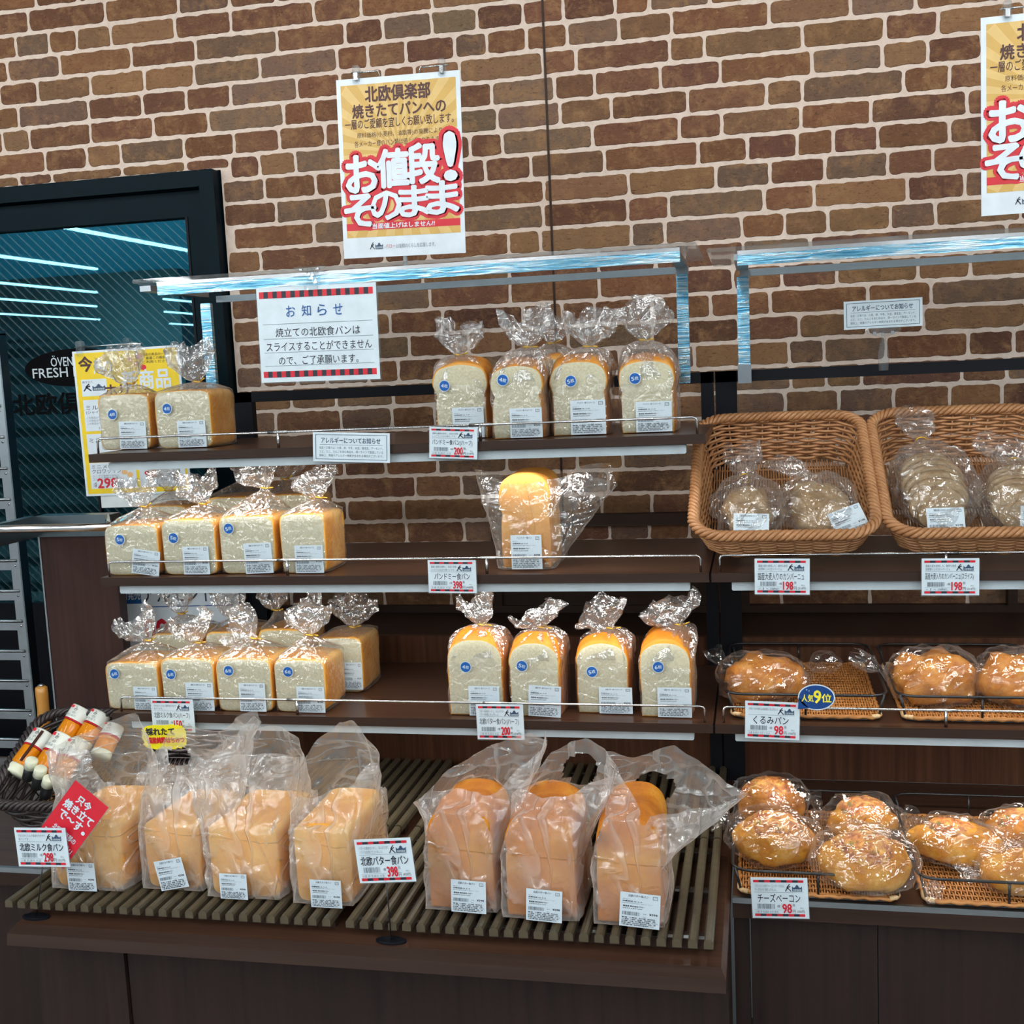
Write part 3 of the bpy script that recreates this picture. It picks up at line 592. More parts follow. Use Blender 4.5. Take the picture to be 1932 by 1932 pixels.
# clear sign clip on crossbar
def clip_thing(px, py0, py1, Y, label, wid=.010):
    A, B = atY(px, py0, Y), atY(px+3, py1, Y); t_ = thing('sign_clip', label, 'clip', B); H = (A-B).length
    m_ = MB(); n = 14
    m_.rings([[(wid*f_*math.cos(q*PI/6), .006*math.sin(q*PI/6), H*z) for q in range(12)] for z, f_ in ((0, .95), (.1, 1), (.3, 1.1), (.5, 1.0), (.68, .75), (.78, .4), (1, .4))], 'acrylic', False); m_.build('clip_body', t_)
    MB().rings([[(.034*f_*math.cos(q*PI/8), .003*math.sin(q*PI/8), H*z) for q in range(16)] for z, f_ in ((.86, .3), (.93, .85), (1.0, 1), (1.08, .95))], 'acrylic', False).build('clip_jaw', t_)
    for s_ in (-1, 1): MB().box(s_*.017-.003, s_*.017+.003, -.005, .0, H*.9, H*.98, 'chrome').build('rivet', t_)
    return t_
clip_thing(1664, 624, 699, SB-.045, 'clear plastic clip on the black crossbar holding the allergy card')
# notice hanging from the canopy
s = Sheet('notice_sign', 'white bordered notice with blue heading hanging from the left canopy', 'sign', [(483, 545), (708, 531), (718, 716), (494, 721)], YF-.012)
s.card('white_card', .0012); MB().box(-s.w/2-.003, s.w/2+.003, .0014, .0018, -s.h/2-.003, s.h/2+.002, 'acrylic').build('laminate', s.o)
m_ = MB(); s.checks(m_, .022, .975, .045, .115, 25); m_.build('checked_border', s.o); m_ = MB(); s.checks(m_, .022, .975, .885, .95, 25); m_.build('checked_border', s.o)
m_ = MB()
for i, ch in enumerate('お知らせ'): s.T(m_, ch, .245+.132*i, .322+.132*i, .20, .315, 'blue_ink', bold=.008)
m_.build('heading', s.o); m_ = MB()
for i, (st, a, b) in enumerate((('焼立ての北欧食パンは', .145, .855), ('スライスすることができません', .06, .945), ('ので、ご了承願います。', .16, .83))): s.T(m_, st, a, b, .43+.148*i, .525+.148*i, 'dark_ink')
for v_ in (.385, .54, .685, .825): s.R(m_, .04, .96, v_, v_+.004, 'gray_ink')
m_.build('lettering', s.o)
clip_thing(584, 506, 548, YF-.016, 'clear plastic clip on the canopy beam holding the bordered notice', .014)
# golden price posters
def gold_poster(corners, Y, label, pole=None):
    s = Sheet('price_poster', label, 'poster', corners, Y); s.card('white_poster', .0015, 'poster_sheet')
    m_ = MB(); s.R(m_, .035, .965, .035, .885, 'poster_gold', -.0003); cx, cz = 0, s.v(.42)
    X0, X1, Z0, Z1_ = s.u(.035), s.u(.965), s.v(.885), s.v(.035)
    def hit(a):
        dx, dz = math.cos(a), math.sin(a); tt = [((X1 if dx > 0 else X0)-cx)/dx if abs(dx) > 1e-6 else 9, ((Z1_ if dz > 0 else Z0)-cz)/dz if abs(dz) > 1e-6 else 9]; q = min(tt); return (cx+dx*q, cz+dz*q)
    for i in range(28):
        a = 2*PI*i/28; m_.poly([(cx, cz), hit(a), hit(a+PI/28)], 'poster_ray', -.0005)
    m_.build('sunburst', s.o)
    m_ = MB(); s.T(m_, '北欧倶楽部', .235, .76, .05, .135, 'brown_ink', bold=.035); s.T(m_, '焼きたてパンへの', .125, .88, .145, .22, 'brown_ink', bold=.03); s.T(m_, '一層のご愛顧を宜しくお願い致します。', .06, .94, .225, .28, 'brown_ink', bold=.01)
    s.T(m_, '原料価格(小麦粉、油脂等)の高騰により', .155, .845, .30, .335, 'brown_ink'); s.T(m_, '各メーカー様のパン類は値上げになりますが、', .13, .87, .345, .38, 'brown_ink'); m_.build('upper_lettering', s.o)
    m_ = MB()
    L_ = (('お', .055, .325, .43, .63), ('値', .31, .56, .405, .61), ('段', .56, .81, .385, .60), ('!', .86, .945, .335, .59), ('そ', .03, .28, .645, .82), ('の', .245, .49, .635, .79), ('ま', .48, .72, .615, .78), ('ま', .70, .955, .60, .775))
    for ch, a, b, c, d in L_: s.T(m_, ch, a-.008, b+.008, c-.005, d+.005, 'red_ink', -.0010, bold=.15)
    m_.build('headline_outline', s.o); m_ = MB()
    for ch, a, b, c, d in L_: s.T(m_, ch, a, b, c, d, 'white_poster', -.0022, bold=.045)
    m_.build('headline', s.o)
    m_ = MB(); s.R(m_, .035, .965, .805, .845, 'red_ink', -.0008); s.T(m_, '当面値上げはしません!!', .25, .76, .81, .84, 'white_poster', -.0012, bold=.03); m_.build('red_band', s.o)
    m_ = MB(); s.T(m_, 'バロー', .35, .43, .93, .95, 'red_ink'); s.T(m_, 'は皆様のくらしを応援します。', .44, .76, .93, .955, 'gray_ink'); logo(m_, s, .22, .33, .915, .955); m_.build('footer', s.o)
    rod = MB(); zt_ = s.h/2
    for u in (.17, .86):
        MB().box(s.u(u)-.007, s.u(u)+.007, -.006, .006, zt_-.010, zt_+.024, 'acrylic', .002).build('clip', s.o)
        MB().box(s.u(u)-.004, s.u(u)+.004, -.0065, .007, zt_-.004, zt_+.010, 'chrome').build('clip_spring', s.o)
    MB().tube([(s.u(.17)-.012, .003, zt_+.012), (s.u(.17)+.045, .003, zt_+.012), (s.u(.17)+.050, .003, zt_-.004)], .0018, 'chrome', 8).build('hanger_wire', s.o)
    MB().tube([(s.u(.86)+.012, .003, zt_+.012), (s.u(.86)-.045, .003, zt_+.012), (s.u(.86)-.050, .003, zt_-.004)], .0018, 'chrome', 8).build('hanger_wire', s.o)
    MB().tube([(s.u(.5), .006, -s.h/2-.035), (s.u(.5), .006, s.h/2-.02)], .0045, 'white_plastic', 10).build('pole', s.o)
    return s
gold_poster([(625, 150), (861, 135), (885, 474), (658, 490)], 2.30, 'golden poster with huge white red-outlined lettering, standing above the left canopy')
w_ = (atY(861, 135, 2.3)-atY(625, 150, 2.3)).length
A = atY(1850, 34, 2.30); B = atY(1852, 408, 2.30); dd = atY(1932, 25, 2.3)-A; dd = dd.normalized()*w_
C1 = proj(A+dd); C2 = proj(B+dd); gold_poster([(1850, 34), C1, C2, (1852, 408)], 2.30, 'golden poster with white red-outlined lettering, cut off by the right edge of the view')
# yellow poster on the left
s = Sheet('menu_poster', 'yellow poster with bread offers and red price 298, behind the top left loaves', 'poster', [(141, 664), (338, 650), (360, 930), (158, 936)], 2.52)
s.card('white_poster', .0012, 'poster_sheet'); m_ = MB(); s.R(m_, .02, .98, .015, .985, 'yellow_card', -.0003)
for b_ in ((.06, .30, .195, .31), (.06, .47, .335, .55), (.52, .96, .335, .55), (.06, .47, .57, .75), (.52, .96, .57, .75), (.06, .50, .77, .95), (.53, .96, .77, .95)): s.R(m_, *b_, 'white_poster', -.0006)
m_.build('printed_panels', s.o)
m_ = MB(); s.T(m_, '今', .055, .18, .04, .14, 'brown_ink', bold=.04); s.T(m_, 'ホリ', .28, .50, .24, .32, 'brown_ink', bold=.04); s.T(m_, '焼き立て', .07, .17, .205, .22, 'dark_ink'); s.T(m_, '当店の商品の一部、', .66, .90, .04, .06, 'dark_ink'); s.T(m_, '厳選この機会に', .69, .90, .065, .085, 'dark_ink'); s.T(m_, 'ご利用ください', .66, .90, .09, .11, 'dark_ink')
s.T(m_, 'ミルフィ', .08, .32, .375, .405, 'dark_ink'); s.T(m_, '(シャインマスカット)', .08, .44, .41, .435, 'dark_ink'); s.T(m_, '1個', .19, .24, .52, .54, 'dark_ink'); s.T(m_, 'ミルフィ', .08, .32, .60, .63, 'dark_ink')
s.T(m_, 'ミニメロン', .08, .34, .785, .81, 'dark_ink'); s.T(m_, 'クロワッサン', .08, .36, .815, .845, 'dark_ink'); s.T(m_, '円', .32, .36, .91, .94, 'dark_ink'); s.T(m_, '円', .72, .75, .86, .88, 'dark_ink'); s.T(m_, '1袋', .085, .115, .905, .94, 'dark_ink')
for i in range(3): s.T(m_, 'メープル風味の生地に', .08, .34, .855+.014*i, .866+.014*i, 'gray_ink'); s.T(m_, 'この商品はサクサクの', .08, .30, .45+.02*i, .465+.02*i, 'gray_ink')
logo(m_, s, .075, .285, .225, .275); m_.build('lettering', s.o)
m_ = MB(); s.T(m_, '月の', .19, .36, .07, .16, 'white_poster', bold=.02); s.T(m_, '新商品', .45, .90, .15, .28, 'white_poster', -.001, bold=.03); m_.build('white_heading', s.o)
m_ = MB(); s.T(m_, '298', .125, .31, .88, .945, 'red_ink', bold=.05); s.T(m_, '98', .58, .69, .84, .885, 'red_ink', bold=.05); s.R(m_, .30, .46, .48, .54, 'red_ink', -.0008); m_.build('prices', s.o)
m_ = MB()
for u, v, c_ in ((.62, .06, 'pink_dot'), (.54, .075, 'pale_orange'), (.60, .11, 'crust_bun'), (.66, .135, 'red_ink'), (.73, .135, 'yellow_card'), (.39, .84, 'pale_orange'), (.44, .86, 'pale_orange'), (.46, .81, 'pale_orange'), (.40, .36, 'pale_orange')): m_.disc(s.u(u), s.v(v), .008, .0065, c_, -.001, 16)
m_.build('bread_pictures', s.o)
zt_ = s.h/2; MB().tube([(s.u(.02), .004, zt_+.010), (s.u(.62), .004, zt_+.010)], .002, 'chrome', 8).build('hanger_rod', s.o)
for u in (.08, .53): MB().box(s.u(u)-.008, s.u(u)+.008, -.006, .008, zt_-.012, zt_+.024, 'acrylic', .003).build('clip', s.o)
MB().box(s.u(.10), s.u(.12), .004, .016, -s.o.matrix_world.translation.z+.012, s.h/2-.05, 'black_metal').build('stand_pole', s.o); MB().box(s.u(.13), s.u(.98), .003, .010, -s.h/2-.030, -s.h/2+.02, 'white_plastic').build('stand_foot_board', s.o)
# new product poster behind the lowest left shelf
s = Sheet('announcement_poster', 'pale blue poster with big red characters behind the lowest left shelf', 'poster', [(221, 1050), (450, 1044), (452, 1235), (226, 1240)], 2.43)
s.card('white_poster', .001, 'poster_sheet'); m_ = MB(); s.R(m_, .03, .20, .30, .47, 'blue_ink', -.0004); s.R(m_, .22, .95, .50, .51, 'blue_ink', -.0004); m_.build('printed_panels', s.o)
m_ = MB(); s.T(m_, '新発売', .035, .195, .33, .43, 'white_card', bold=.02); s.T(m_, 'アルモンド', .22, .80, .30, .46, 'dark_ink', bold=.01); m_.build('lettering', s.o); m_ = MB(); s.T(m_, 'no', .21, .40, .63, .80, 'red_ink', bold=.06); m_.build('red_lettering', s.o)
# ================================================================ breads
def fbm(p, s_, k=0): return noise.noise(Vector((p[0]*s_+k*7.1, p[1]*s_+k*3.3, p[2]*s_-k*5.7)))
def ridge(p, s_, k=0): return 1-abs(fbm(p, s_, k))*2.2
def spline(pts, n):
    out = []; N = len(pts)
    for i in range(N-1):
        p0, p1, p2, p3 = pts[max(i-1, 0)], pts[i], pts[i+1], pts[min(i+2, N-1)]
        for j in range(n):
            t_ = j/n; out.append(tuple(.5*((2*p1[k])+(-p0[k]+p2[k])*t_+(2*p0[k]-5*p1[k]+4*p2[k]-p3[k])*t_*t_+(-p0[k]+3*p1[k]-3*p2[k]+p3[k])*t_**3) for k in range(2)))
    out.append(pts[-1]); return out
def profile(kind, seed):
    r = random.Random(seed); j = lambda a: r.uniform(-a, a)
    if kind == 'square':
        n = 56; out = []
        for i in range(n):
            a = 2*PI*i/n-PI/2; c, s_ = math.cos(a), math.sin(a); e = .24
            x = .5*math.copysign(abs(c)**e, c); z = .5+.5*math.copysign(abs(s_)**e, s_)
            if z > .9: z += .02*math.cos(x*PI)
            out.append((x*(1-.03*(1-z)), z))
        return out
    if kind == 'dome': R_ = [(0, 0), (.40, 0), (.455, .02), (.462, .25), (.458+j(.01), .50), (.44+j(.015), .57), (.485, .66), (.50, .74), (.47, .86), (.38, .94), (.2, .985+j(.01)), (0, 1)]
    else: R_ = [(0, 0), (.42, 0), (.47, .03), (.475, .3), (.472, .55), (.480, .66), (.485, .74), (.455, .84), (.37, .92), (.2, .98+j(.01)), (0, 1)]
    Lf = [(-x*(1+j(.02)), z) for x, z in R_]
    a = spline(R_, 4); b = spline(Lf, 4); return a[:-1]+b[::-1][:-1]
def loaf(parent, kind, w_, h_, d, crust, seed, crumb=True):
    pr = profile(kind, seed); n = len(pr); m_ = MB(); rs = []
    for y, f_ in ((0, .985), (.003, 1.0), (d*.25, 1.005), (d*.5, 1.01), (d*.75, 1.005), (d-.012, .995), (d-.004, .965), (d, .90)):
        ring = []
        for x, z in pr:
            bz = 1+(.085*math.sin(min(1, y/d*1.15)*PI)**.6*max(0, z-.45)/.55 if kind != 'square' and crumb else 0); p = Vector((x*w_*f_, y, max(.0004, .5*h_+(z*bz-.5)*h_*f_))); q = fbm(p, 22, seed)*.0025
            lump = 0
            if kind != 'square' and z > .6: lump = .004*math.sin(y/d*PI*3+seed)*min(1, (z-.6)*4)
            ring.append((p.x*(1+q/w_*2), y, p.z*(1+q/h_)+lump*(z > .6) if z > .03 else p.z))
        rs.append(ring)
    m_.rings(rs, crust, True, True, True)
    for ri in range(len(rs)):
        for k, (x, z) in enumerate(pr):
            if kind == 'square': e = max(0, (abs(x)+abs(z-.5))-.86)*7; v = max(0, min(1, e)) if z > .5 else min(.5, max(0, e))
            else: v = .6*max(0, 1-abs(z-.58)/.1)
            if crumb and ri == 0: v = max(v, .5)
            m_.col[ri*n+k] = (v, v, v, 1)
    m_.build('crust', parent)
    if crumb:
        m_ = MB(); rs = []
        for f_, y in ((.965, -.0002), (.94, -.0010), (.75, -.0016), (.4, -.0020)):
            rs.append([(x*w_*f_, y, .5*h_+(z-.5)*h_*f_) for x, z in pr][::-1])
        m_.rings(rs, 'crumb', True, False, True); m_.build('crumb', parent)
NK = 64
def rrect(th, ex):
    c, s_ = math.cos(th), math.sin(th); return math.copysign(abs(c)**ex, c), math.copysign(abs(s_)**ex, s_)
def tied_bag(parent, w_, d, h_, kind, neck, tip, fl, seed, mat='clear_film', zlim=None):
    """closed film around a loaf (box w x d x h, front at y=0), gathered at neck, flaring to tip"""
    r = random.Random(seed); m_ = MB(); rings = []; cy = d/2; g = .0022
    def ring(cx, cyy, z, rx, ry, ex, amp, pleat=0, ph=0, zamp=0):
        out = []
        for k in range(NK):
            a = 2*PI*k/NK; u, v = rrect(a, ex); pl = 1+pleat*math.sin(a*11+ph)+pleat*.6*math.sin(a*17+ph*2+1)
            p = Vector((cx+u*rx*pl, cyy+v*ry*pl, z)); q = fbm(p, 45, seed)*amp+(ridge(p, 24, seed)-.6)*amp*.9
            p.x += u*q; p.y += v*q
            if amp > .0013 and z < hs and v < -.9: p.y = min(p.y, -.0030)
            p.z = max(.0006, p.z+zamp*fbm((a*3, z*30, seed), 1.4, seed)); out.append(tuple(p))
        return out
    hx, hy = w_/2+g, d/2+g; zmax = 9 if zlim is None else zlim; hs = h_ if kind == 'square' else h_*.70
    for f_ in (.3, .7, .95): rings.append(ring(0, cy, .0008, hx*f_, hy*f_, .35, 0))
    nb = 9
    for i in range(nb+1):
        z = .004+(hs-.004)*i/nb; bul = 1+.006*math.sin(PI*i/nb)
        rings.append(ring(0, cy, z, hx*bul, hy*bul, .30, .0014+.0012*i/nb))
    nx, ny, nz = neck; ns = 10
    for i in range(1, ns+1):
        t_ = i/ns
        if kind == 'square': sc = (1-t_)**.95; zz = hs+(nz-hs)*(t_**1.15)+.004*math.sin(t_*PI)
        else: sc = math.sqrt(max(0, 1-(t_*.98)**2.6)); zz = hs+(nz-hs)*t_**.9
        sc = max(sc, .0); rx = max(.007, hx*sc); ry = max(.006, hy*sc); mx = t_**1.4
        rings.append(ring(nx*mx, cy+(ny-cy)*mx, zz, rx, ry, .30+.7*t_, .003*(1-t_)+.001, .05+.16*t_**2, seed))
    # flare
    dx, dz = tip[0]-nx, tip[2]-nz; L = math.hypot(dx, dz); ang = math.atan2(dx, dz)
    nf = 11
    for i in range(nf+1):
        t_ = i/nf; wd = .006+fl/2*min(1, (t_*1.5)**.75)*(1-.12*t_); dp = .005+fl*.20*min(1, t_*1.6)*(1-.3*t_)
        cx, cz = nx+dx*t_, nz+dz*t_; out = []
        for k in range(NK):
            a = 2*PI*k/NK; u, v = math.cos(a), math.sin(a)
            pl = 1+.10*math.sin(a*7+seed)+.08*math.sin(a*13+seed*2)
            lu, lv = u*wd*pl, v*dp*pl+.004*math.sin(u*9+seed)*t_
            lz = L*.18*t_*t_*(math.cos(u*3.1+seed)+.6*math.sin(u*7+seed*1.7)) if i else 0
            p = Vector((cx+lu*math.cos(ang)+lz*math.sin(ang), ny+lv, cz-lu*math.sin(ang)+lz*math.cos(ang)))
            am = .009*min(1, t_*2.2); p += Vector((fbm(p, 60, seed), fbm(p, 60, seed+3), fbm(p, 60, seed+6)))*am; p += Vector((fbm(p, 28, seed+9), fbm(p, 28, seed+12)*1.3, fbm(p, 28, seed+15)))*am
            p.z = min(p.z, zmax-.004*(k % 3)); out.append(tuple(p))
        rings.append(out)
    m_.rings(rings, mat, True, True, False); n0 = (3+nb+1)*NK
    m_.mats.append('crinkled_film')
    for q, f_ in enumerate(m_.f):
        if f_[0] >= n0 and len(f_) == 4: m_.mi[q] = 1; m_.sm[q] = f_[0] < n0+3*NK
    m_.build('bag', parent)
    if kind != 'none':
        t = MB(); R_ = .0085; t.tube([(nx+R_*math.cos(q*PI/6), ny+R_*.9*math.sin(q*PI/6), nz+.0012*math.sin(q)) for q in range(12)], .0016, 'gold_tie', 6, True)
        t.tube([(nx+R_, ny-.004, nz), (nx+R_+.012, ny-.008, nz+.003+.004*math.sin(seed))], .0014, 'gold_tie', 6); t.build('twist_tie', parent)
# labels
LB = {}
def label_mesh(key):
    if key in LB: return LB[key]
    title, price = key; m_ = MB(); W, H = 1.0, 1.0
    P = lambda u, v: (u-.5, .5-v)
    def R(u0, u1, v0, v1, m, y=-.0003): m_.rect(u0-.5, u1-.5, .5-v1, .5-v0, m, y)
    def T(st, u0, u1, v0, v1, m='gray_ink', b=0): m_.text(st, u0-.5, u1-.5, .5-v1, .5-v0, m, -.0005, b)
    m_.box(-.5, .5, 0, .0005, -.5, .5, 'label_white')
    T(title, .20, .70, .045, .115, b=.01)
    for a in ((.81, .93, .05, .065), (.81, .93, .135, .15), (.81, .825, .05, .15), (.915, .93, .05, .15)): R(*a, 'gray_ink')
    T('プ', .84, .90, .075, .125)
    T('名称:食パン', .06, .26, .175, .205); T('消費期限 22. 6.19', .06, .55, .23, .265, 'dark_ink', .02); T('保存方法 直射日光を避けて保存してください', .06, .82, .29, .32)
    T('製造者 株式会社バロー', .08, .62, .37, .415, 'dark_ink', .02); T('岐阜県多治見市大針町', .08, .56, .44, .475, 'dark_ink')
    barcode(m_, -.44, .0, .5-.66, .5-.555, -.0005, len(title)); T('本体', .58, .66, .575, .605); T('¥'+price, .74, .94, .555, .615, 'dark_ink', .02); T('税込', .58, .66, .66, .69)
    rr = random.Random(5)
    for i in range(5):
        u = .05
        while u < .90:
            L_ = rr.uniform(.05, .2); T(rr.choice(('小麦粉', '原材料名', '乳等を主要原料', '砂糖', 'マーガリン', '食塩', 'パン酵母', '植物油脂')), u, min(.95, u+L_), .71+.052*i, .745+.052*i, 'dark_ink', .015); u += L_+rr.uniform(.01, .06)
    LB[key] = m_.mesh('price_label'); return LB[key]
def label_on(parent, key, loc, w_, h_, rot=0, tilt=0, rz=0):
    o = bpy.data.objects.new('price_label', label_mesh(key)); COL.objects.link(o); o.parent = parent; o.location = loc; o.scale = (w_, 1, h_); o.rotation_euler = (tilt, rot, rz); return o
SK = {}
def sticker_on(parent, num, loc, r_=.0098, rot=0):
    if num not in SK:
        m_ = MB(); m_.disc(0, 0, 1.12, 1.12, 'label_white', .0, 32); m_.disc(0, 0, 1, 1, 'sticker_blue', -.0002, 32); m_.text(num, -.66, -.12, -.36, .36, 'white_card', -.0005, .02); m_.text('枚', -.04, .70, -.36, .36, 'white_card', -.0005, .01); SK[num] = m_.mesh('count_sticker')
    o = bpy.data.objects.new('count_sticker', SK[num]); COL.objects.link(o); o.parent = parent; o.location = loc; o.scale = (r_, 1, r_); o.rotation_euler = (0, rot, 0); return o
MILK, PAIN, BUTTER = ('北欧ミルク食パン(ハーフ)', '150'), ('パンドミー食パン(ハーフ)', '200'), ('北欧バター食パン(ハーフ)', '200')
def half_loaf(kind, zsh, pxl, pxr, pyb, pyt, neck, tip, flpx, label, seed, num=None, st=None, lab=None, d=.115, depth_y=None, key=None, lrot=0, side_deg=0, group=None, mat='clear_film'):
    xm = (pxl+pxr)/2; c = atz(xm, pyb, zsh) if depth_y is None else None
    Y = max(c.y, SF+.026) if c else depth_y
    PL, PR = atY(pxl, pyb, Y), atY(pxr, pyb, Y); w_ = (PR-PL).x; T_ = atY(xm, pyt, Y); h_ = T_.z-zsh
    t_ = thing('bagged_loaf', label, 'bagged bread', ((PL.x+PR.x)/2, Y, zsh+.0005), math.radians(side_deg), group); bpy.context.view_layer.update()
    M_ = Matrix.Translation(t_.location) @ Matrix.Rotation(math.radians(side_deg), 4, 'Z'); mi = M_.inverted()
    loc = lambda px, py, yy: mi @ onplane(px, py, M_ @ Vector((0, yy, 0)), (M_.to_3x3() @ Vector((0, 1, 0))))
    crust = {'square': 'crust_milk', 'dome': 'crust_dome', 'butter': 'crust_butter'}[kind]
    loaf(t_, kind, w_, h_, d, crust, seed)
    nk = loc(*neck, d/2); tp = loc(*tip, d/2)
    nk.z = max(nk.z, h_+.012) if kind == 'square' else max(nk.z, h_*1.075+.006)
    tied_bag(t_, w_, d, h_, 'square' if kind == 'square' else 'dome', (nk.x, d/2, nk.z), (tp.x, d/2, max(tp.z, nk.z+.03)), flpx/1010*(Y/2.06), seed, mat, {Z2: Z1-Z2-.020, Z3: Z2-Z3-.020}.get(zsh))
    if num: p = loc(*st, -.006); sticker_on(t_, num, (p.x, -.0082, p.z), rot=(seed % 5-2)*.12)
    if lab:
        p = loc(lab[0], lab[1], -.006); lw, lh = lab[2]/1010*(Y/2.06), lab[3]/1010*(Y/2.06); z0 = max(p.z, lh/2+.002)
        label_on(t_, key or {'square': MILK, 'dome': PAIN, 'butter': BUTTER}[kind], (p.x, -.0080, z0), lw, lh, math.radians(lrot))
    return t_
G1, G2, G3, G4, G5 = 'half milk loaves on the top shelf', 'domed half loaves on the top shelf', 'half milk loaves on the middle shelf', 'half milk loaves on the lowest shelf', 'domed half loaves on the lowest shelf'
H = half_loaf
# top shelf, left
H('square', Z1, 192, 288, 849, 745, (247, 723), (222, 662), 95, 'square half milk loaf with a 4-slice sticker, leftmost on the top shelf', 1, '4', (213, 782), (252, 826, 58, 54), group=G1, d=.06, lrot=1)
H('square', Z1, 298, 404, 846, 738, (372, 720), (352, 652), 95, 'square half milk loaf with a 4-slice sticker, beside the leftmost one on the top shelf', 2, '4', (316, 771), (363, 823, 60, 52), group=G1, d=.115)
# top shelf, right
H('dome', Z1, 822, 925, 828, 686, (866, 670), (868, 610), 88, 'domed half loaf with a 4-slice sticker, behind the price tag on the top shelf', 3, '4', (839, 728), (884, 797, 60, 56), group=G2, d=.10)
H('dome', Z1, 929, 1028, 828, 688, (996, 655), (990, 590), 92, 'domed half loaf with a 4-slice sticker, second of the domed row on the top shelf', 4, '4', (949, 717), (993, 801, 60, 54), group=G2, d=.10)
H('dome', Z1, 1041, 1149, 822, 681, (1108, 654), (1115, 588), 84, 'domed half loaf with a half-peeled 5-slice sticker on the top shelf', 5, '5', (1077, 719), (1110, 791, 64, 62), group=G2, d=.10)
H('dome', Z1, 1170, 1276, 817, 679, (1214, 642), (1212, 566), 84, 'domed half loaf with a 5-slice sticker, last on the right of the top shelf', 6, '5', (1198, 714), (1234, 792, 64, 54), group=G2, d=.115)
H('dome', Z1, 1010, 1095, 818, 676, (1040, 648), (1046, 600), 50, 'domed half loaf half hidden behind the second and third of the top shelf row', 7, depth_y=SF+.20, group=G2, d=.10)
# middle shelf, left
H('square', Z2, 203, 304, 1086, 992, (272, 955), (252, 905), 92, 'square half milk loaf with a 5-slice sticker, leftmost on the middle shelf', 8, '5', (227, 1018), (276, 1062, 60, 50), group=G3, lrot=8)
H('square', Z2, 311, 412, 1085, 982, (383, 950), (368, 893), 88, 'square half milk loaf with a 5-slice sticker, second on the middle shelf', 9, '5', (328, 1015), (371, 1058, 56, 56), group=G3)
H('square', Z2, 419, 523, 1083, 976, (500, 920), (482, 872), 84, 'square half milk loaf with a high-tied bag, third on the middle shelf', 10, '5', (432, 997), (488, 1053, 58, 60), group=G3, lrot=-2)
H('square', Z2, 534, 618, 1082, 972, (602, 938), (586, 893), 84, 'square half milk loaf showing its golden side, fourth on the middle shelf', 11, None, None, (584, 1057, 58, 54), group=G3)
H('square', Z2, 272, 362, 1060, 956, (318, 925), (316, 870), 60, 'square half milk loaf behind the first two on the middle shelf', 12, depth_y=SF+.19, group=G3)
H('square', Z2, 395, 488, 1050, 940, (470, 900), (465, 860), 60, 'square half milk loaf behind the high-tied bag on the middle shelf', 13, depth_y=SF+.19, group=G3)
H('square', Z2, 505, 598, 1050, 935, (537, 903), (540, 862), 60, 'square half milk loaf at the back, between the third and fourth on the middle shelf', 14, depth_y=SF+.19, group=G3)
# lowest shelf, left
H('square', Z3, 206, 304, 1342, 1252, (280, 1207), (248, 1165), 92, 'square half milk loaf with a 6-slice sticker, leftmost on the lowest shelf', 15, '6', (217, 1271), (276, 1322, 52, 48), group=G4)
H('square', Z3, 310, 409, 1344, 1245, (374, 1211), (356, 1166), 92, 'square half milk loaf with a 6-slice sticker, behind the 150 price tag', 16, '6', (323, 1272), (378, 1315, 60, 58), group=G4)
H('square', Z3, 414, 517, 1345, 1245, (479, 1203), (440, 1172), 84, 'square half milk loaf with a 6-slice sticker, third on the lowest shelf', 17, '6', (432, 1265), (477, 1315, 56, 58), group=G4)
H('square', Z3, 522, 618, 1344, 1247, (585, 1197), (577, 1138), 92, 'square half milk loaf with its golden side showing, right of the lowest front row', 18, '6', (544, 1267), (587, 1320, 58, 52), group=G4)
H('square', Z3, 604, 688, 1302, 1205, (666, 1184), (665, 1125), 92, 'square half milk loaf standing back, rightmost of the milk loaves on the lowest shelf', 19, None, None, (666, 1275, 40, 54), depth_y=SF+.17, group=G4)
H('square', Z3, 292, 384, 1300, 1198, (342, 1157), (330, 1110), 70, 'square half milk loaf in the second row, behind the leftmost two on the lowest shelf', 20, depth_y=SF+.18, group=G4)
H('square', Z3, 394, 484, 1300, 1195, (440, 1165), (425, 1112), 66, 'half milk loaf in the second row, behind the third on the lowest shelf', 21, depth_y=SF+.18, group=G4)
H('square', Z3, 495, 585, 1298, 1190, (520, 1150), (510, 1105), 66, 'half milk loaf in the second row, behind the rightmost 6-slice one on the lowest shelf', 22, depth_y=SF+.18, group=G4)
# lowest shelf, right
H('butter', Z3, 847, 954, 1350, 1206, (910, 1178), (896, 1124), 66, 'domed butter half loaf with a 4-slice sticker, leftmost of the four on the lowest shelf', 23, '4', (879, 1258), (914, 1322, 60, 58), group=G5, d=.10)
H('butter', Z3, 963, 1060, 1352, 1212, (1023, 1186), (1010, 1150), 104, 'domed butter half loaf with a tilted 5-slice sticker, second from the left', 24, '5', (985, 1256), (1028, 1323, 62, 60), group=G5, d=.11, lrot=3)
H('butter', Z3, 1089, 1190, 1346, 1212, (1152, 1186), (1124, 1138), 94, 'domed butter half loaf with a 5-slice sticker, third of the four on the lowest shelf', 25, '5', (1117, 1267), (1162, 1322, 62, 50), group=G5, d=.10)
H('butter', Z3, 1208, 1307, 1353, 1212, (1281, 1182), (1258, 1132), 102, 'domed butter half loaf with a 6-slice sticker, rightmost of the four on the lowest shelf', 26, '6', (1242, 1258), (1273, 1327, 62, 56), group=G5, d=.15, side_deg=0)
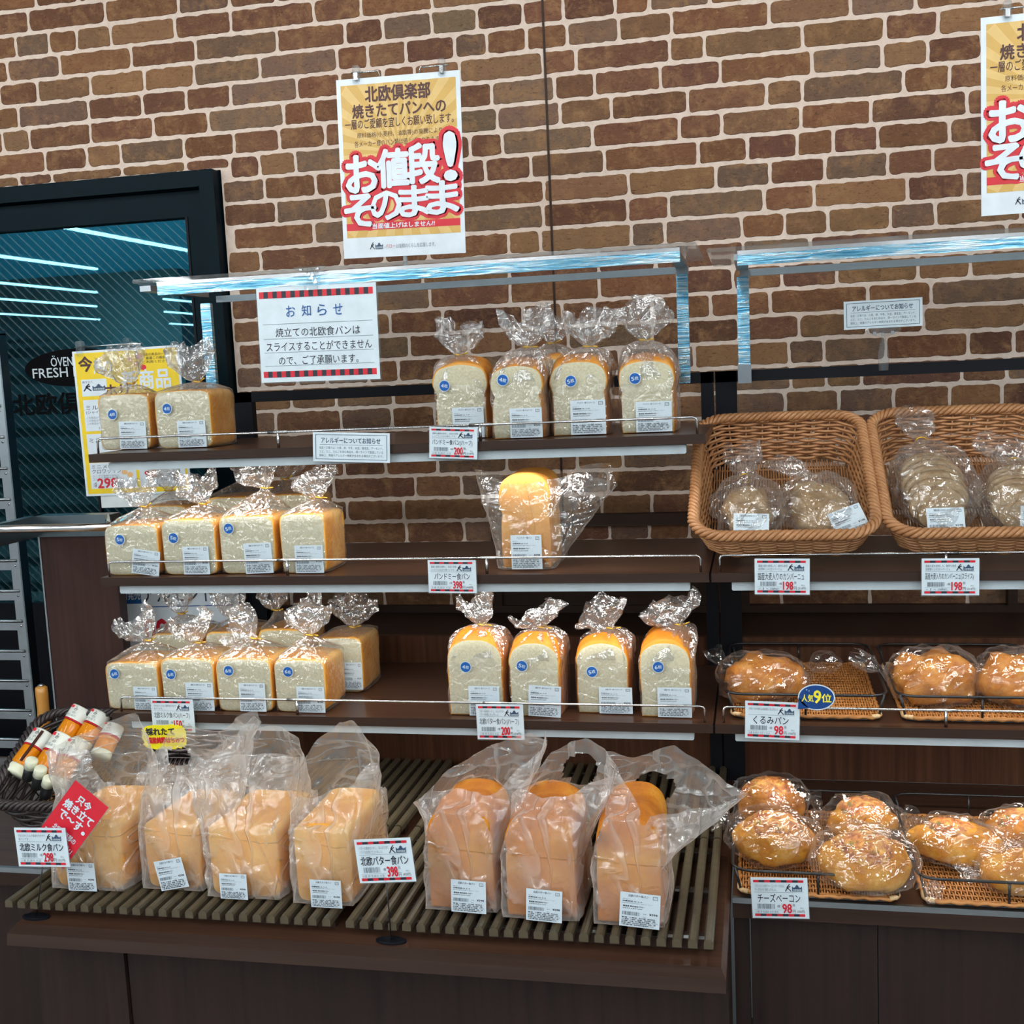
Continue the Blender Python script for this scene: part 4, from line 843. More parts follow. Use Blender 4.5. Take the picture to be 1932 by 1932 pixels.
# ================================================================ full loaves in frosted carrier bags
def carrier_bag(label, kind, pxl, pxr, pyb, hpx, d, front, back, holes, lab, seed, mat='frosted_film', zsh=ZS, yaw=0, key=('北欧ミルク食パン', '298'), crust='crust_whole_milk', zs=.55, group=None, Yf=None, inset=.006, name='carrier_bagged_loaf', cols=104, wall=.010):
    xm = (pxl+pxr)/2; Y = Yf or atz(xm, pyb, zsh).y
    PL, PR = atY(pxl, pyb, Y), atY(pxr, pyb, Y); W_ = (PR-PL).x; hL = hpx/1010*(Y/2.06)
    t_ = thing(name, label, 'bagged bread', ((PL.x+PR.x)/2, Y, zsh+.0006), yaw, group)
    M_ = Matrix.Translation(t_.location) @ Matrix.Rotation(yaw, 4, 'Z'); mi = M_.inverted(); nrm = M_.to_3x3() @ Vector((0, 1, 0))
    loc = lambda px, py, yy: mi @ onplane(px, py, M_ @ Vector((0, yy, 0)), nrm)
    lw = W_-2*inset
    lo = thing('loaf', None, None); lo.parent = t_; lo.location = (0, inset+.004, .002)
    loaf(lo, kind, lw, hL, d-2*inset, crust, seed, crumb=False)
    ls = list(lo.children)[0]; ls.name = 'loaf_crust'; ls.parent = t_; ls.location = lo.location; bpy.data.objects.remove(lo)
    # film
    F = sorted([(p.x, p.z) for p in (loc(x, y, d*.30) for x, y in front)]); B = sorted([(p.x, p.z) for p in (loc(x, y, d*.62) for x, y in back)])
    def arc(pts, u):
        L = [0]
        for a, b in zip(pts[:-1], pts[1:]): L.append(L[-1]+math.hypot(b[0]-a[0], b[1]-a[1]))
        q = u*L[-1]
        for i in range(len(pts)-1):
            if q <= L[i+1] or i == len(pts)-2:
                t = (q-L[i])/max(1e-6, L[i+1]-L[i]); return pts[i][0]+(pts[i+1][0]-pts[i][0])*t, pts[i][1]+(pts[i+1][1]-pts[i][1])*t
    NC = cols; rings = []; hx, hy, cy = W_/2, d/2, d/2
    hs = hL*zs
    def base(k, z, g=0, amp=.0025):
        a = 2*PI*k/NC+PI; u, v = rrect(a, .25); p = Vector((u*(hx+g), cy+v*(hy+g), z))
        q = ((ridge(p, 16, seed)-.6)*1.2+fbm(p, 40, seed))*amp; p.x += u*q; p.y += v*q
        if v < -.9 and abs(u) < .97: p.y = min(p.y, -.0025-.011*max(0, ridge((p.x*1.6+p.z*.5, 0, p.z*.55), 17, seed)-.35)*min(1, (1-abs(u))*6)*min(1, z/.03))
        return p
    for f_ in (.4, .8, .96):
        rings.append([tuple(Vector((rrect(2*PI*k/NC+PI, .25)[0]*hx*f_, cy+rrect(2*PI*k/NC+PI, .25)[1]*hy*f_, .0008))) for k in range(NC)])
    nb = 10
    for i in range(nb+1): rings.append([tuple(base(k, .004+(hs-.004)*i/nb, .001, .0022+.002*i/nb)) for k in range(NC)])
    nt = 26
    for i in range(1, nt+1):
        t = i/nt; te = t; ring = []
        for k in range(NC):
            b0 = base(k, hs, .001, .0042); a = (k/NC)
            if a < .5: tx, tz = arc(F, a*2); ty = d*.30-.02*math.sin(PI*a*2)
            else: tx, tz = arc(B, 2-a*2); ty = d*.62+.02*math.sin(PI*(2-a*2))
            p = Vector((b0.x+(tx-b0.x)*te**1.0, b0.y+(ty-b0.y)*te**1.8, b0.z+(tz-b0.z)*te))
            # stay outside the loaf
            am = wall*min(1, t*2.4)
            q = (ridge(p, 13, seed)-.55)*am*1.1+(ridge(p, 30, seed+2)-.55)*am*.55+fbm(p, 70, seed)*am*.25
            sg = -1 if a < .5 else 1; p.y += sg*q*1.0; p.x += fbm(p, 24, seed+5)*am*.7; p.z += fbm(p, 24, seed+8)*am*.6
            lim = hL*1.03 if kind == 'square' else hL*(1.02-.5*(abs(p.x)/(lw/2+.004))**4)
            if p.z < lim and abs(p.x) < lw/2+.004 and -.004 < p.y < d+.004:
                if a < .5: p.y = min(p.y, -.0025-.011*max(0, ridge((p.x*1.6+p.z*.5, 0, p.z*.55), 17, seed)-.35)*min(1, max(0, 1-abs(p.x)/hx)*6))
                else: p.y = max(p.y, d+.001)
            ring.append(tuple(p))
        rings.append(ring)
    m_ = MB(); m_.rings(rings, mat, True, True, False)
    if holes:
        keep_f = []; keep_m = []; keep_s = []
        for f, mi_, sm in zip(m_.f, m_.mi, m_.sm):
            if len(f) == 4:
                c = sum((Vector(m_.v[i]) for i in f), Vector())/4; kk = (f[0] % NC)/NC; px, py = proj(M_ @ c); cut = False
                for hx_, hy_, rx, ry, side in holes:
                    if (side == 'b' or (side == 'f') == (kk < .5)) and ((px-hx_)/rx)**2+((py-hy_)/ry)**2 < 1: cut = True
                if cut: continue
            keep_f.append(f); keep_m.append(mi_); keep_s.append(sm)
        m_.f, m_.mi, m_.sm = keep_f, keep_m, keep_s
    m_.build('bag', t_)
    if lab:
        lx, ly, lw_, lh_, rot = lab; p = loc(lx, ly, -.006); S = Y/2.06/1010
        label_on(t_, key, (p.x, -.0135, max(p.z, lh_*S/2+.004)), lw_*S, lh_*S, math.radians(rot))
    return t_
GM, GB = 'whole milk loaves in carrier bags', 'whole butter loaves in carrier bags'
C = carrier_bag
C('whole milk loaf in a frosted bag at the left end, behind the red sign', 'square', 97, 240, 1682, 150, .185, [(88, 1418), (130, 1408), (172, 1412), (205, 1470), (240, 1466), (288, 1440)], [(86, 1416), (140, 1388), (200, 1366), (243, 1353), (262, 1376), (292, 1436)], [(232, 1470, 24, 14, 'f')], (158, 1651, 66, 62, -1), 31, group=GM)
C('whole milk loaf in a frosted bag with a tall handle ear, second from the left', 'square', 270, 386, 1682, 140, .185, [(270, 1500), (292, 1420), (320, 1400), (360, 1400), (400, 1430), (440, 1400), (480, 1345)], [(285, 1460), (310, 1385), (355, 1377), (400, 1390), (450, 1352), (480, 1338), (491, 1360)], [(337, 1428, 24, 18, 'b')], (327, 1646, 64, 64, -12), 32, group=GM)
C('whole milk loaf in a frosted bag, third from the left, its handles bunched sideways', 'square', 390, 535, 1698, 150, .185, [(345, 1478), (370, 1455), (410, 1440), (450, 1420), (500, 1415), (560, 1430)], [(348, 1470), (380, 1425), (440, 1390), (500, 1378), (538, 1377), (560, 1395), (572, 1425)], [(420, 1455, 16, 12, 'f')], (444, 1669, 60, 54, 0), 33, group=GM)
C('whole milk loaf in a frosted bag peaked upright, beside the 398 wire-stand tag', 'square', 552, 672, 1710, 160, .195, [(536, 1492), (570, 1500), (620, 1492), (662, 1478), (700, 1440), (716, 1440)], [(545, 1460), (590, 1410), (630, 1370), (657, 1362), (672, 1380), (705, 1420), (722, 1460)], [], (618, 1683, 66, 58, 0), 34, group=GM)
KB = ('北欧バター食パン', '398')
C('whole butter loaf in a frosted bag, left of the three, handles stretched wide', 'butter', 800, 942, 1722, 205, .165, [(780, 1514), (820, 1482), (870, 1487), (930, 1492), (958, 1470), (990, 1440), (1034, 1400)], [(782, 1512), (830, 1470), (900, 1428), (960, 1400), (1000, 1384), (1034, 1376), (1034, 1400)], [], (886, 1688, 70, 66, 2), 35, key=KB, crust='crust_butter', group=GB)
C('whole butter loaf in a frosted bag, middle of the three with looped handles', 'butter', 946, 1096, 1738, 210, .165, [(965, 1500), (985, 1482), (1030, 1500), (1080, 1490), (1120, 1470), (1165, 1462)], [(1018, 1450), (1040, 1425), (1075, 1408), (1105, 1400), (1140, 1420), (1168, 1455)], [(1095, 1452, 32, 30, 'b')], (1028, 1705, 70, 64, 3), 36, key=KB, crust='crust_butter', group=GB)
C('whole butter loaf in a frosted bag spreading right over the slats', 'butter', 1118, 1258, 1750, 215, .165, [(1165, 1450), (1190, 1490), (1215, 1530), (1290, 1520), (1370, 1512), (1405, 1506)], [(1140, 1415), (1190, 1432), (1273, 1413), (1320, 1440), (1370, 1478), (1412, 1500)], [(1235, 1485, 40, 28, 'b')], (1208, 1714, 76, 68, 4), 37, key=KB, crust='crust_butter', group=GB)
C('large domed loaf in a loose clear bag, alone on the middle shelf', 'dome', 938, 1048, 1076, 176, .150, [(890, 886), (925, 895), (960, 905), (1040, 905), (1110, 890), (1163, 918)], [(890, 884), (930, 892), (990, 884), (1060, 890), (1120, 876), (1148, 871), (1165, 916)], [], (995, 1046, 58, 64, 0), 38, zs=.06, mat='loose_film', zsh=Z2, key=('パンドミー食パン', '398'), crust='crust_loose', name='bagged_loaf')
# ================================================================ wicker baskets, trays
def rr_path(hx, hy, r, n):
    """points on a rounded rectangle, with outward normals"""
    segs = []; L = [2*(hx-r), PI*r/2, 2*(hy-r), PI*r/2]*2; tot = sum(L); out = []
    for i in range(n):
        q = tot*i/n; k = 0
        while q > L[k]: q -= L[k]; k += 1
        if k == 0: p, nn = (-hx+r+q, -hy), (0, -1)
        elif k == 1: a = -PI/2+q/r; p, nn = (hx-r+r*math.cos(a), -hy+r+r*math.sin(a)), (math.cos(a), math.sin(a))
        elif k == 2: p, nn = (hx, -hy+r+q), (1, 0)
        elif k == 3: a = q/r; p, nn = (hx-r+r*math.cos(a), hy-r+r*math.sin(a)), (math.cos(a), math.sin(a))
        elif k == 4: p, nn = (hx-r-q, hy), (0, 1)
        elif k == 5: a = PI/2+q/r; p, nn = (-hx+r+r*math.cos(a), hy-r+r*math.sin(a)), (math.cos(a), math.sin(a))
        elif k == 6: p, nn = (-hx, hy-r-q), (-1, 0)
        else: a = PI+q/r; p, nn = (-hx+r+r*math.cos(a), -hy+r+r*math.sin(a)), (math.cos(a), math.sin(a))
        out.append((p, nn))
    return out
def woven_floor(hx, hy, mat, z=.003, sp=.0050, amp=.0022, across=9, r=0):
    m_ = MB(); n = int(2*hx/sp)
    for i in range(n+1):
        x = -hx+2*hx*i/n; N = across*4; dx = max(0, abs(x)-(hx-r)); hh = hy-r+math.sqrt(max(0, r*r-dx*dx))-(.004 if r else 0)
        m_.tube([(x, -hh+2*hh*j/N, z+amp*math.cos(PI*j*across/N*1.0+PI*i)) for j in range(N+1)], .0017, mat, 4)
    for j in range(across+1):
        y = -hy+2*hy*j/across; dy = max(0, abs(y)-(hy-r)); hh = hx-r+math.sqrt(max(0, r*r-dy*dy))-(.004 if r else 0); m_.tube([(-hh, y, z), (hh, y, z)], .0021, mat, 5)
    return m_
def basket(name, label, cat, loc, hx, hy, h, r, tilt, mat, hf=1.0, rows=15, taper=.86, group=None, rz=0, rodr=.0030, stakes=40):
    t_ = thing(name, label, cat, loc, 0, group); t_.rotation_euler = (tilt, 0, rz)
    m_ = MB(); N = stakes*4
    for j in range(rows):
        f_ = (j+.5)/rows; s_ = taper+(1-taper)*f_; path = rr_path(hx*s_, hy*s_, r, N); pts = []
        for k, (p, nn) in enumerate(path):
            o = .0034*math.cos(PI*k/4+PI*(j % 2)); hloc = h*(1-(1-hf)*(.5-p[1]/hy/2)); pts.append((p[0]+nn[0]*o, p[1]+nn[1]*o, .004+hloc*f_))
        m_.tube(pts, rodr, mat, 6, True)
    m_.build('woven_wall', t_)
    m_ = MB(); path0 = rr_path(hx*taper, hy*taper, r, stakes); path1 = rr_path(hx, hy, r, stakes)
    for (a, _), (b, _) in zip(path0, path1):
        hl = h*(1-(1-hf)*(.5-b[1]/hy/2)); m_.tube([(a[0], a[1], .002), (b[0], b[1], hl)], .0019, mat, 4)
    m_.build('stakes', t_)
    woven_floor(hx*taper-.002, hy*taper-.002, mat, r=r).build('woven_floor', t_)
    m_ = MB(); N = 240; path = rr_path(hx, hy, r, N); turns = 30
    for s_ in range(4):
        pts = []
        for k, (p, nn) in enumerate(path):
            a = 2*PI*turns*k/N+PI*s_/2; o = .0075*math.cos(a); zz = .0065*math.sin(a); hl = h*(1-(1-hf)*(.5-p[1]/hy/2)); pts.append((p[0]+nn[0]*o, p[1]+nn[1]*o, hl+zz+.003))
        m_.tube(pts, .0042, mat, 6, True)
    m_.build('braided_rim', t_)
    return t_
TB = math.radians(24)
def bpos(): pass
GW = 'wicker baskets on the right shelf'
bk1 = basket('wicker_basket', 'light wicker basket with two unsliced round loaves, left of the two', 'basket', (.039, 2.250, Z2+.092), .158, .205, .085, .055, TB, 'rattan', .72, group=GW)
bk2 = basket('wicker_basket', 'light wicker basket with sliced country loaves, right of the two', 'basket', (.372, 2.250, Z2+.092), .158, .205, .085, .055, TB, 'rattan', .72, group=GW)
# tray with black wire frame
TR = {}
def wire_tray(label, loc, hx, hy, tilt, group, zleg=.0):
    t_ = thing('wire_tray', label, 'tray', loc, 0, group); t_.rotation_euler = (tilt, 0, 0)
    if not TR:
        m_ = woven_floor(hx-.006, hy-.006, 'rattan_tray', .007, .0046, .0024, 20); TR['f'] = m_.mesh('woven_floor')
        m_ = MB(); path = rr_path(hx, hy, .015, 150)
        m_.tube([(p[0]+n_[0]*.0012*math.sin(k*1.9), p[1]+n_[1]*.0012*math.sin(k*1.9), .006+.0012*math.cos(k*1.9)) for k, (p, n_) in enumerate(path)], .0036, 'rattan_tray', 6, True)
        for sx in (-1, 1):
            for sy in (-1, 1): m_.tube([(sx*hx, sy*(hy-.03), .0075), (sx*hx, sy*(hy-.012), .0075), (sx*(hx-.004), sy*(hy-.004), .0075), (sx*(hx-.015), sy*hy, .0075)], .0042, 'rattan_pale', 6); TR['b'] = m_.mesh('tray_edge')
        m_ = MB(); m_.tube([(p[0]*1.09, p[1]*1.04, .048) for p, _ in rr_path(hx, hy, .03, 100)], .0026, 'black_wire', 8, True); TR['r'] = m_.mesh('wire_rim')
        m_ = MB(); m_.tube([(p[0]*1.0, p[1]*1.0, .0022) for p, _ in rr_path(hx, hy, .02, 80)], .002, 'black_wire', 6, True)
        for sx, sy in ((-1, -1), (1, -1), (-1, 1), (1, 1), (0, -1), (0, 1)): m_.tube([(sx*hx*.97, sy*hy*(1.0 if sx == 0 else .96), .002), (sx*hx*1.05, sy*hy*1.02 if sx == 0 else sy*hy*.99, .048)], .0024, 'black_wire', 6)
        TR['w'] = m_.mesh('wire_frame')
    for nm, k in (('woven_floor', 'f'), ('tray_edge', 'b'), ('wire_rim', 'r'), ('wire_frame', 'w')):
        o = bpy.data.objects.new(nm, TR[k]); COL.objects.link(o); o.parent = t_
    return t_
GT = 'wire-framed wicker trays'
ty3 = 2.268; tyB = 2.092
wire_tray('wicker tray in a black wire frame with one walnut bread, on the lower right shelf', (.072, ty3, Z3+.0006), .130, .185, 0, GT)
wire_tray('wicker tray in a black wire frame with two walnut breads, on the lower right shelf', (.372, ty3, Z3+.0006), .130, .185, 0, GT)
wire_tray('wicker tray in a black wire frame on the base cabinet, nearest the slatted racks', (.082, tyB, ZT+.0014), .130, .185, 0, GT)
wire_tray('black wire framed wicker tray on the base cabinet, cut by the right edge', (.383, tyB, ZT+.0014), .130, .185, 0, GT)
# ---- film wrapped pieces
def pillow(parent, a, b, c, cz, seed, mat='bun_film', ends=(), amp=.0055, rz=0, shift=(0, 0)):
    m_ = MB(); NU, NV = 34, 17; rings = []
    for j in range(1, NV):
        ph = PI*j/NV-PI/2; ring = []
        for i in range(NU):
            th = 2*PI*(i+.5*(j % 2))/NU; u, v = math.cos(th), math.sin(th); cp = abs(math.cos(ph))**.7
            p = Vector((u*a*cp+shift[0], v*b*cp+shift[1], cz+c*math.copysign(abs(math.sin(ph))**.9, math.sin(ph))))
            q = (ridge(p, 22, seed)-.5)*amp*2.0+fbm(p, 60, seed)*amp; n_ = Vector((u, v, math.sin(ph)*1.2)).normalized(); p += n_*q
            p.z = max(p.z, .0012); ring.append(tuple(p))
        rings.append(ring)
    m_.rings(rings, mat, False, True, True)
    for q in range(len(m_.sm)): m_.sm[q] = False
    # gathered ends: (angle, length, width, rise)
    for e_i, (an, L, wd, rise) in enumerate(ends):
        ux, uy = math.cos(an), math.sin(an); K = 18; R2 = []
        for i in range(9):
            t = i/8; w_ = (.25+.75*min(1, abs(t-.22)*2.4))*wd/2 if t > .1 else wd*.42; ring = []
            for k in range(K):
                a_ = 2*PI*k/K; lw, lz = math.cos(a_)*w_, math.sin(a_)*w_*.45*(1-.3*t)
                dist = .85*(a*abs(ux)+b*abs(uy))+L*t
                p = Vector((shift[0]+ux*dist-uy*lw, shift[1]+uy*dist+ux*lw, cz+rise*t+lz))
                q = .0055*min(1, t*2); p += Vector((fbm(p, 55, seed+e_i), fbm(p, 55, seed+4+e_i), fbm(p, 55, seed+8+e_i)))*q*1.6
                p.z = max(p.z, .0012); ring.append(tuple(p))
            R2.append(ring)
        m_.rings(R2, mat, False, False, False)
    return m_.build('film', parent)
def bun(parent, a, b, c, seed, crust, lobes=0, top=None, name='bun', z0=.0, shift=(0, 0), rough=.0035):
    m_ = MB(); NU, NV = 48, 20; rings = []
    for j in range(1, NV):
        ph = PI*j/NV-PI/2; ring = []
        for i in range(NU):
            th = 2*PI*i/NU; u, v = math.cos(th), math.sin(th); cp = math.cos(ph)**.75; sp = math.sin(ph)
            k = 1+(.06*math.cos(th*lobes+seed) if lobes else 0); rz_ = c*sp if sp > 0 else c*.55*math.copysign(abs(sp)**.8, sp)
            p = Vector((u*a*cp*k+shift[0], v*b*cp*k+shift[1], z0+c*.55+rz_*(1+.20*(math.cos(th*lobes+seed) if lobes else 0)*min(1, (1-abs(math.sin(ph)))*3))))
            q = fbm(p, 26, seed)*rough*2.4+fbm(p, 70, seed)*rough*.8; p += Vector((u, v, sp))*q; ring.append(tuple(p))
        rings.append(ring)
    m_.rings(rings, crust, True, True, True)
    for q, v in enumerate(m_.v): e = max(0, 1-(v[2]-z0)/(c*.6)); m_.col[q] = (e*.5,)*3+(1,)
    o = m_.build(name, parent)
    if top:
        m_ = MB(); rings = []; ta, tb, tz = top
        for f_, dz in ((1.0, -.006), (.96, .001), (.8, .005), (.55, .007), (.25, .008), (.06, .008)):
            ring = []
            for i in range(36):
                th = 2*PI*i/36; x, y = math.cos(th)*ta*f_*(1+.10*math.sin(th*5+seed)), math.sin(th)*tb*f_*(1+.10*math.cos(th*4+seed)); rr_ = min(.97, math.sqrt((x/a)**2+(y/b)**2)); zz = c*.55+c*math.sqrt(max(0, 1-rr_**2.66))**1.0
                p = Vector((x, y, 0)); ring.append((x+shift[0], y+shift[1], z0+zz*1.0+dz+.0025+fbm(p, 90, seed)*.004-.002))
            rings.append(ring)
        m_.rings(rings, 'topping', True, False, True); m_.build('cheese_topping', parent)
    return o
def wrapped_bun(label, px, py, z, a, b, c, seed, crust='crust_bun', lobes=0, top=None, rz=0, ends=((0, .03, .05, -.01), (PI, .03, .05, -.01)), tilt=(0, 0), group=None, Y=None, lift=0, fs=1.12):
    P = atz(px, py, z) if Y is None else Vector((atY(px, py, Y).x, Y, z)); t_ = thing('wrapped_bun', label, 'wrapped bread', (P.x, P.y, z+lift), 0, group); t_.rotation_euler = (tilt[0], tilt[1], rz)
    bun(t_, a, b, c, seed, crust, lobes, top, z0=.002, rough=.0055 if lobes else .0040); pillow(t_, a*fs+.003, b*fs+.003, c*.86+.004, c*.78+.003, seed, ends=ends); return t_
zt3 = Z3+.0125; ztB = ZT+.0135
# walnut bread
GN = 'walnut breads on the lower right shelf'; GC = 'cheese bacon buns on the base cabinet'
wrapped_bun('knobbly walnut bread in clinging film above the 98 tag, left tray', 1437, 1318, zt3, .074, .055, .050, 51, 'crust_walnut', 3, ends=((2.4, .035, .05, .03), (.45, .055, .09, .02)), group=GN)
wrapped_bun('knobbly walnut bread in crackled film, left one on the right tray', 1762, 1322, zt3, .070, .062, .056, 52, 'crust_walnut', 4, ends=((2.9, .06, .08, .03), (.3, .04, .07, .01)), group=GN)
wrapped_bun('knobbly walnut bread in film on the right tray, cut by the edge of the view', 1920, 1326, zt3, .068, .060, .056, 53, 'crust_walnut', 3, ends=((2.9, .045, .07, .02), (.8, .06, .10, .06)), group=GN)
# cheese bacon buns
wrapped_bun('cheese bacon bun in shiny film, front of the stacked pair near the slats', 1461, 1622, ztB, .072, .056, .044, 54, 'crust_bun', 0, (.050, .038, 0), tilt=(.28, 0), ends=((-.25, .03, .05, -.01), (2.7, .02, .06, 0)), lift=.013, group=GC)
wrapped_bun('darker cheese bacon bun peeking out behind the front stacked one', 1452, 1560, ztB, .064, .045, .050, 55, 'crust_walnut', 0, (.050, .034, 0), tilt=(.2, 0), ends=((.1, .03, .07, -.005), (PI, .02, .04, 0)), group=GC, Y=2.165, lift=.02)
wrapped_bun('cheese bacon bun with striped film creases, right front of the first cabinet tray', 1630, 1668, ztB, .077, .060, .044, 56, 'crust_bun', 0, (.050, .040, 0), tilt=(.28, .05), ends=((-.5, .035, .05, -.01), (PI-.4, .03, .06, .0)), lift=.015, group=GC)
wrapped_bun('cheese bacon bun mostly hidden behind the creased right one', 1628, 1600, ztB, .062, .042, .042, 57, 'crust_bun', 0, (.046, .030, 0), tilt=(.15, 0), ends=((.2, .03, .06, 0), (PI, .03, .05, 0)), group=GC, Y=2.125, lift=.012)
wrapped_bun('slanting oval cheese bun with twisted film end, left on the right cabinet tray', 1802, 1626, ztB, .078, .046, .040, 58, 'crust_bun', 0, (.05, .026, 0), rz=-.35, ends=((PI, .05, .07, -.005), (0, .015, .04, 0)), group=GC, lift=.006, tilt=(.12, 0))
wrapped_bun('rounded orange cheese bun at the right edge, upper of the two', 1924, 1612, ztB, .062, .050, .044, 59, 'crust_walnut', 0, (.04, .03, 0), ends=((PI, .03, .05, 0),), group=GC, lift=.006, tilt=(.12, 0))
wrapped_bun('pale cheese bun at the right edge, lower of the two', 1925, 1680, ztB, .060, .044, .038, 60, 'crust_bun', 0, None, ends=((PI+.3, .03, .05, 0),), group=GC, lift=.004)
# country loaves in the baskets
def in_basket(bk, x, y, z=.010):
    return Matrix.Translation(bk.location) @ Matrix.Rotation(TB, 4, 'X') @ Matrix.Translation((x, y, z))
def country(label, bk, x, y, rz, a, b, c, seed, sliced, bag, lab, group, neck=True):
    t_ = thing('country_loaf', label, 'bagged bread', group=group); t_.matrix_world = in_basket(bk, x, y) @ Matrix.Rotation(rz, 4, 'Z')
    if not sliced: bun(t_, a, b, c, seed, 'crust_campagne', 0, None, name='loaf_crust', rough=.005)
    else:
        n = 11
        for i in range(n):
            f_ = (i+.5)/n*2-1; s_ = math.sqrt(max(.05, 1-abs(f_)**2.6)); m_ = MB(); ring = []
            rs = []
            for dy, g_ in ((-b*.076, .96), (-b*.068, 1), (b*.068, 1), (b*.076, .96)):
                rs.append([(math.cos(q*PI/14)*a*s_*g_, dy, c*s_*.98+math.sin(q*PI/14)*c*s_*g_*(1 if math.sin(q*PI/14) > 0 else .85)) for q in range(28)])
            m_.rings(rs, 'crust_campagne', True, False, False); m_.add(rs[0], [tuple(range(28))], 'crumb_brown'); m_.add(rs[-1], [tuple(range(28))], 'crumb_brown')
            o = m_.build('bread_slice', t_); o.location = (.003*math.sin(i*2.3), f_*b, .002); o.rotation_euler = (-.16, 0, .03*math.sin(i*1.7))
    # film: long ring along y
    A, Bf, Bb, Cc, nk, fl = bag; m_ = MB(); NU = 36; rings = []; ny = 22
    for j in range(ny+1):
        t = j/ny; y_ = -Bf+(Bf+Bb)*t; e = abs(2*t-1)**3.2; sc = (1-e*.97) if t < .5 else (1-(2*t-1)**2.4*.93); ring = []
        for k in range(NU):
            th = 2*PI*k/NU; u, v = rrect(th, .8); p = Vector((u*A*sc, y_, Cc*(.95 if t < .5 else .95+.25*(t-.5))+v*Cc*max(.12, sc))); q = ((ridge(p, 21, seed)-.6)*.013+fbm(p, 55, seed)*.005)*(.4+.6*sc); p.x += u*q; p.z += v*q; p.y += fbm(p, 30, seed+1)*.004
            p.z = max(p.z, .0015); ring.append(tuple(p))
        rings.append(ring)
    nl, fw, dx = nk; base_z = Cc*1.07
    for j in range(1, 10):
        t = j/9; wd = .008+fw/2*min(1, t*1.7)*(1-.15*t); ring = []
        for k in range(NU):
            th = 2*PI*k/NU; u, v = math.cos(th), math.sin(th); p = Vector((u*wd*(1+.1*math.sin(th*7+seed))+dx*t, Bb+nl*t*(1+.15*math.cos(u*3+seed)*t), base_z+.3*nl*t+v*wd*.3)); am = .012*min(1, t*2); p += Vector((fbm(p, 50, seed), fbm(p, 50, seed+3), fbm(p, 50, seed+6)))*am
            p.z = max(p.z, .0015); ring.append(tuple(p))
        rings.append(ring)
    m_.rings(rings, 'haze_film', False, True, False); N1 = ny*NU
    for q in range(len(m_.sm)): m_.sm[q] = False
    m_.build('bag', t_)
    if neck: MB().tube([(.011*math.cos(q*PI/6), Bb+.004, base_z+.010*math.sin(q*PI/6)) for q in range(12)], .0016, 'gold_tie', 6, True).build('twist_tie', t_)
    if lab:
        lx, ly, lz, w_, h_, rot = lab; o = label_on(t_, ('国産大麦入りのカンパーニュ', '198'), (lx, ly, lz), w_, h_, 0); o.rotation_euler = (math.radians(-52), 0, 0); o.rotation_mode = 'XYZ'
        o.matrix_parent_inverse = Matrix(); o.rotation_euler = (Matrix.Rotation(math.radians(-50), 3, 'X') @ Matrix.Rotation(math.radians(rot), 3, 'Y')).to_euler()
    return t_
GL = 'country loaves in the wicker baskets'
country('floured country loaf with tall bag end, left in the left basket', bk1, -.062, -.075, .06, .046, .075, .034, 61, False, (.066, .100, .085, .042, (.085, .060, .0), 0), (.0, -.093, .046, .062, .056, 4), GL)
country('floured country loaf with rotated label, right in the left basket', bk1, .065, -.070, .15, .050, .080, .036, 62, False, (.072, .100, .080, .044, (.05, .055, -.06), 0), (.035, -.090, .047, .060, .055, -16), GL, False)
country('sliced country loaf in a tall tied bag, left in the right basket', bk2, -.064, -.030, .02, .054, .115, .040, 63, True, (.074, .145, .150, .050, (.085, .060, -.01), 0), (.0, -.136, .050, .062, .055, 0), GL)
country('sliced country loaf in the right basket, cut by the edge of the view', bk2, .075, -.055, -.10, .050, .085, .036, 64, True, (.070, .115, .095, .044, (.06, .080, -.03), 0), (.025, -.105, .046, .060, .055, 2), GL)
# ================================================================ red sign, yellow pop sign
s = Sheet('fresh_baked_sign', 'red slanted sign with white lettering in front of the leftmost milk loaf', 'sign', [(142, 1472), (204, 1524), (120, 1640), (58, 1588)], 1.69, y2=1.675)
s.card('red_ink', .0012); MB().box(-s.w/2-.003, s.w/2+.003, .0014, .0018, -s.h/2-.003, s.h/2+.003, 'acrylic').build('clear_sleeve', s.o)
m_ = MB(); s.T(m_, '只今', .30, .68, .10, .21, 'white_card', bold=.04); s.T(m_, '焼き立て', .10, .92, .235, .355, 'white_card', bold=.04); s.T(m_, 'で～す', .14, .78, .38, .50, 'white_card', bold=.04); m_.disc(s.u(.88), s.v(.47), .0035, .0035, 'white_card', -.001, 16)
s.T(m_, '北欧倶楽部の', .20, .86, .59, .67, 'white_card', bold=.02); s.T(m_, '「おいしいパン」', .08, .92, .71, .79, 'white_card', bold=.02); s.T(m_, 'です!!', .30, .70, .84, .92, 'white_card', bold=.02); m_.build('lettering', s.o)
s = Sheet('offer_sign', 'bright yellow ragged sign with black and red lettering, above the dark basket', 'sign', [(268, 1369), (352, 1367), (350, 1412), (270, 1414)], 2.02)
m_ = MB(); pts = []
for i in range(40):
    a = 2*PI*i/40; r_ = 1+.05*math.sin(i*2.9); c_, s2 = math.cos(a), math.sin(a); pts.append((math.copysign(abs(c_)**.45, c_)*s.w/2*r_, math.copysign(abs(s2)**.45, s2)*s.h/2*r_))
m_.rings([[(a, y, b) for a, b in pts] for y in (0, .0008)], 'bright_yellow', False); m_.build('card', s.o)
m_ = MB(); s.T(m_, '採れたて', .10, .75, .12, .42, 'dark_ink', bold=.05); m_.build('black_lettering', s.o); m_ = MB(); s.T(m_, '国産純粋はちみつ', .12, .95, .50, .75, 'red_ink', bold=.05); m_.build('red_lettering', s.o)
MB().tube([(0, .002, -s.h/2-.03), (0, .002, -s.h/2+.01)], .002, 'white_plastic', 6).build('stem', s.o)
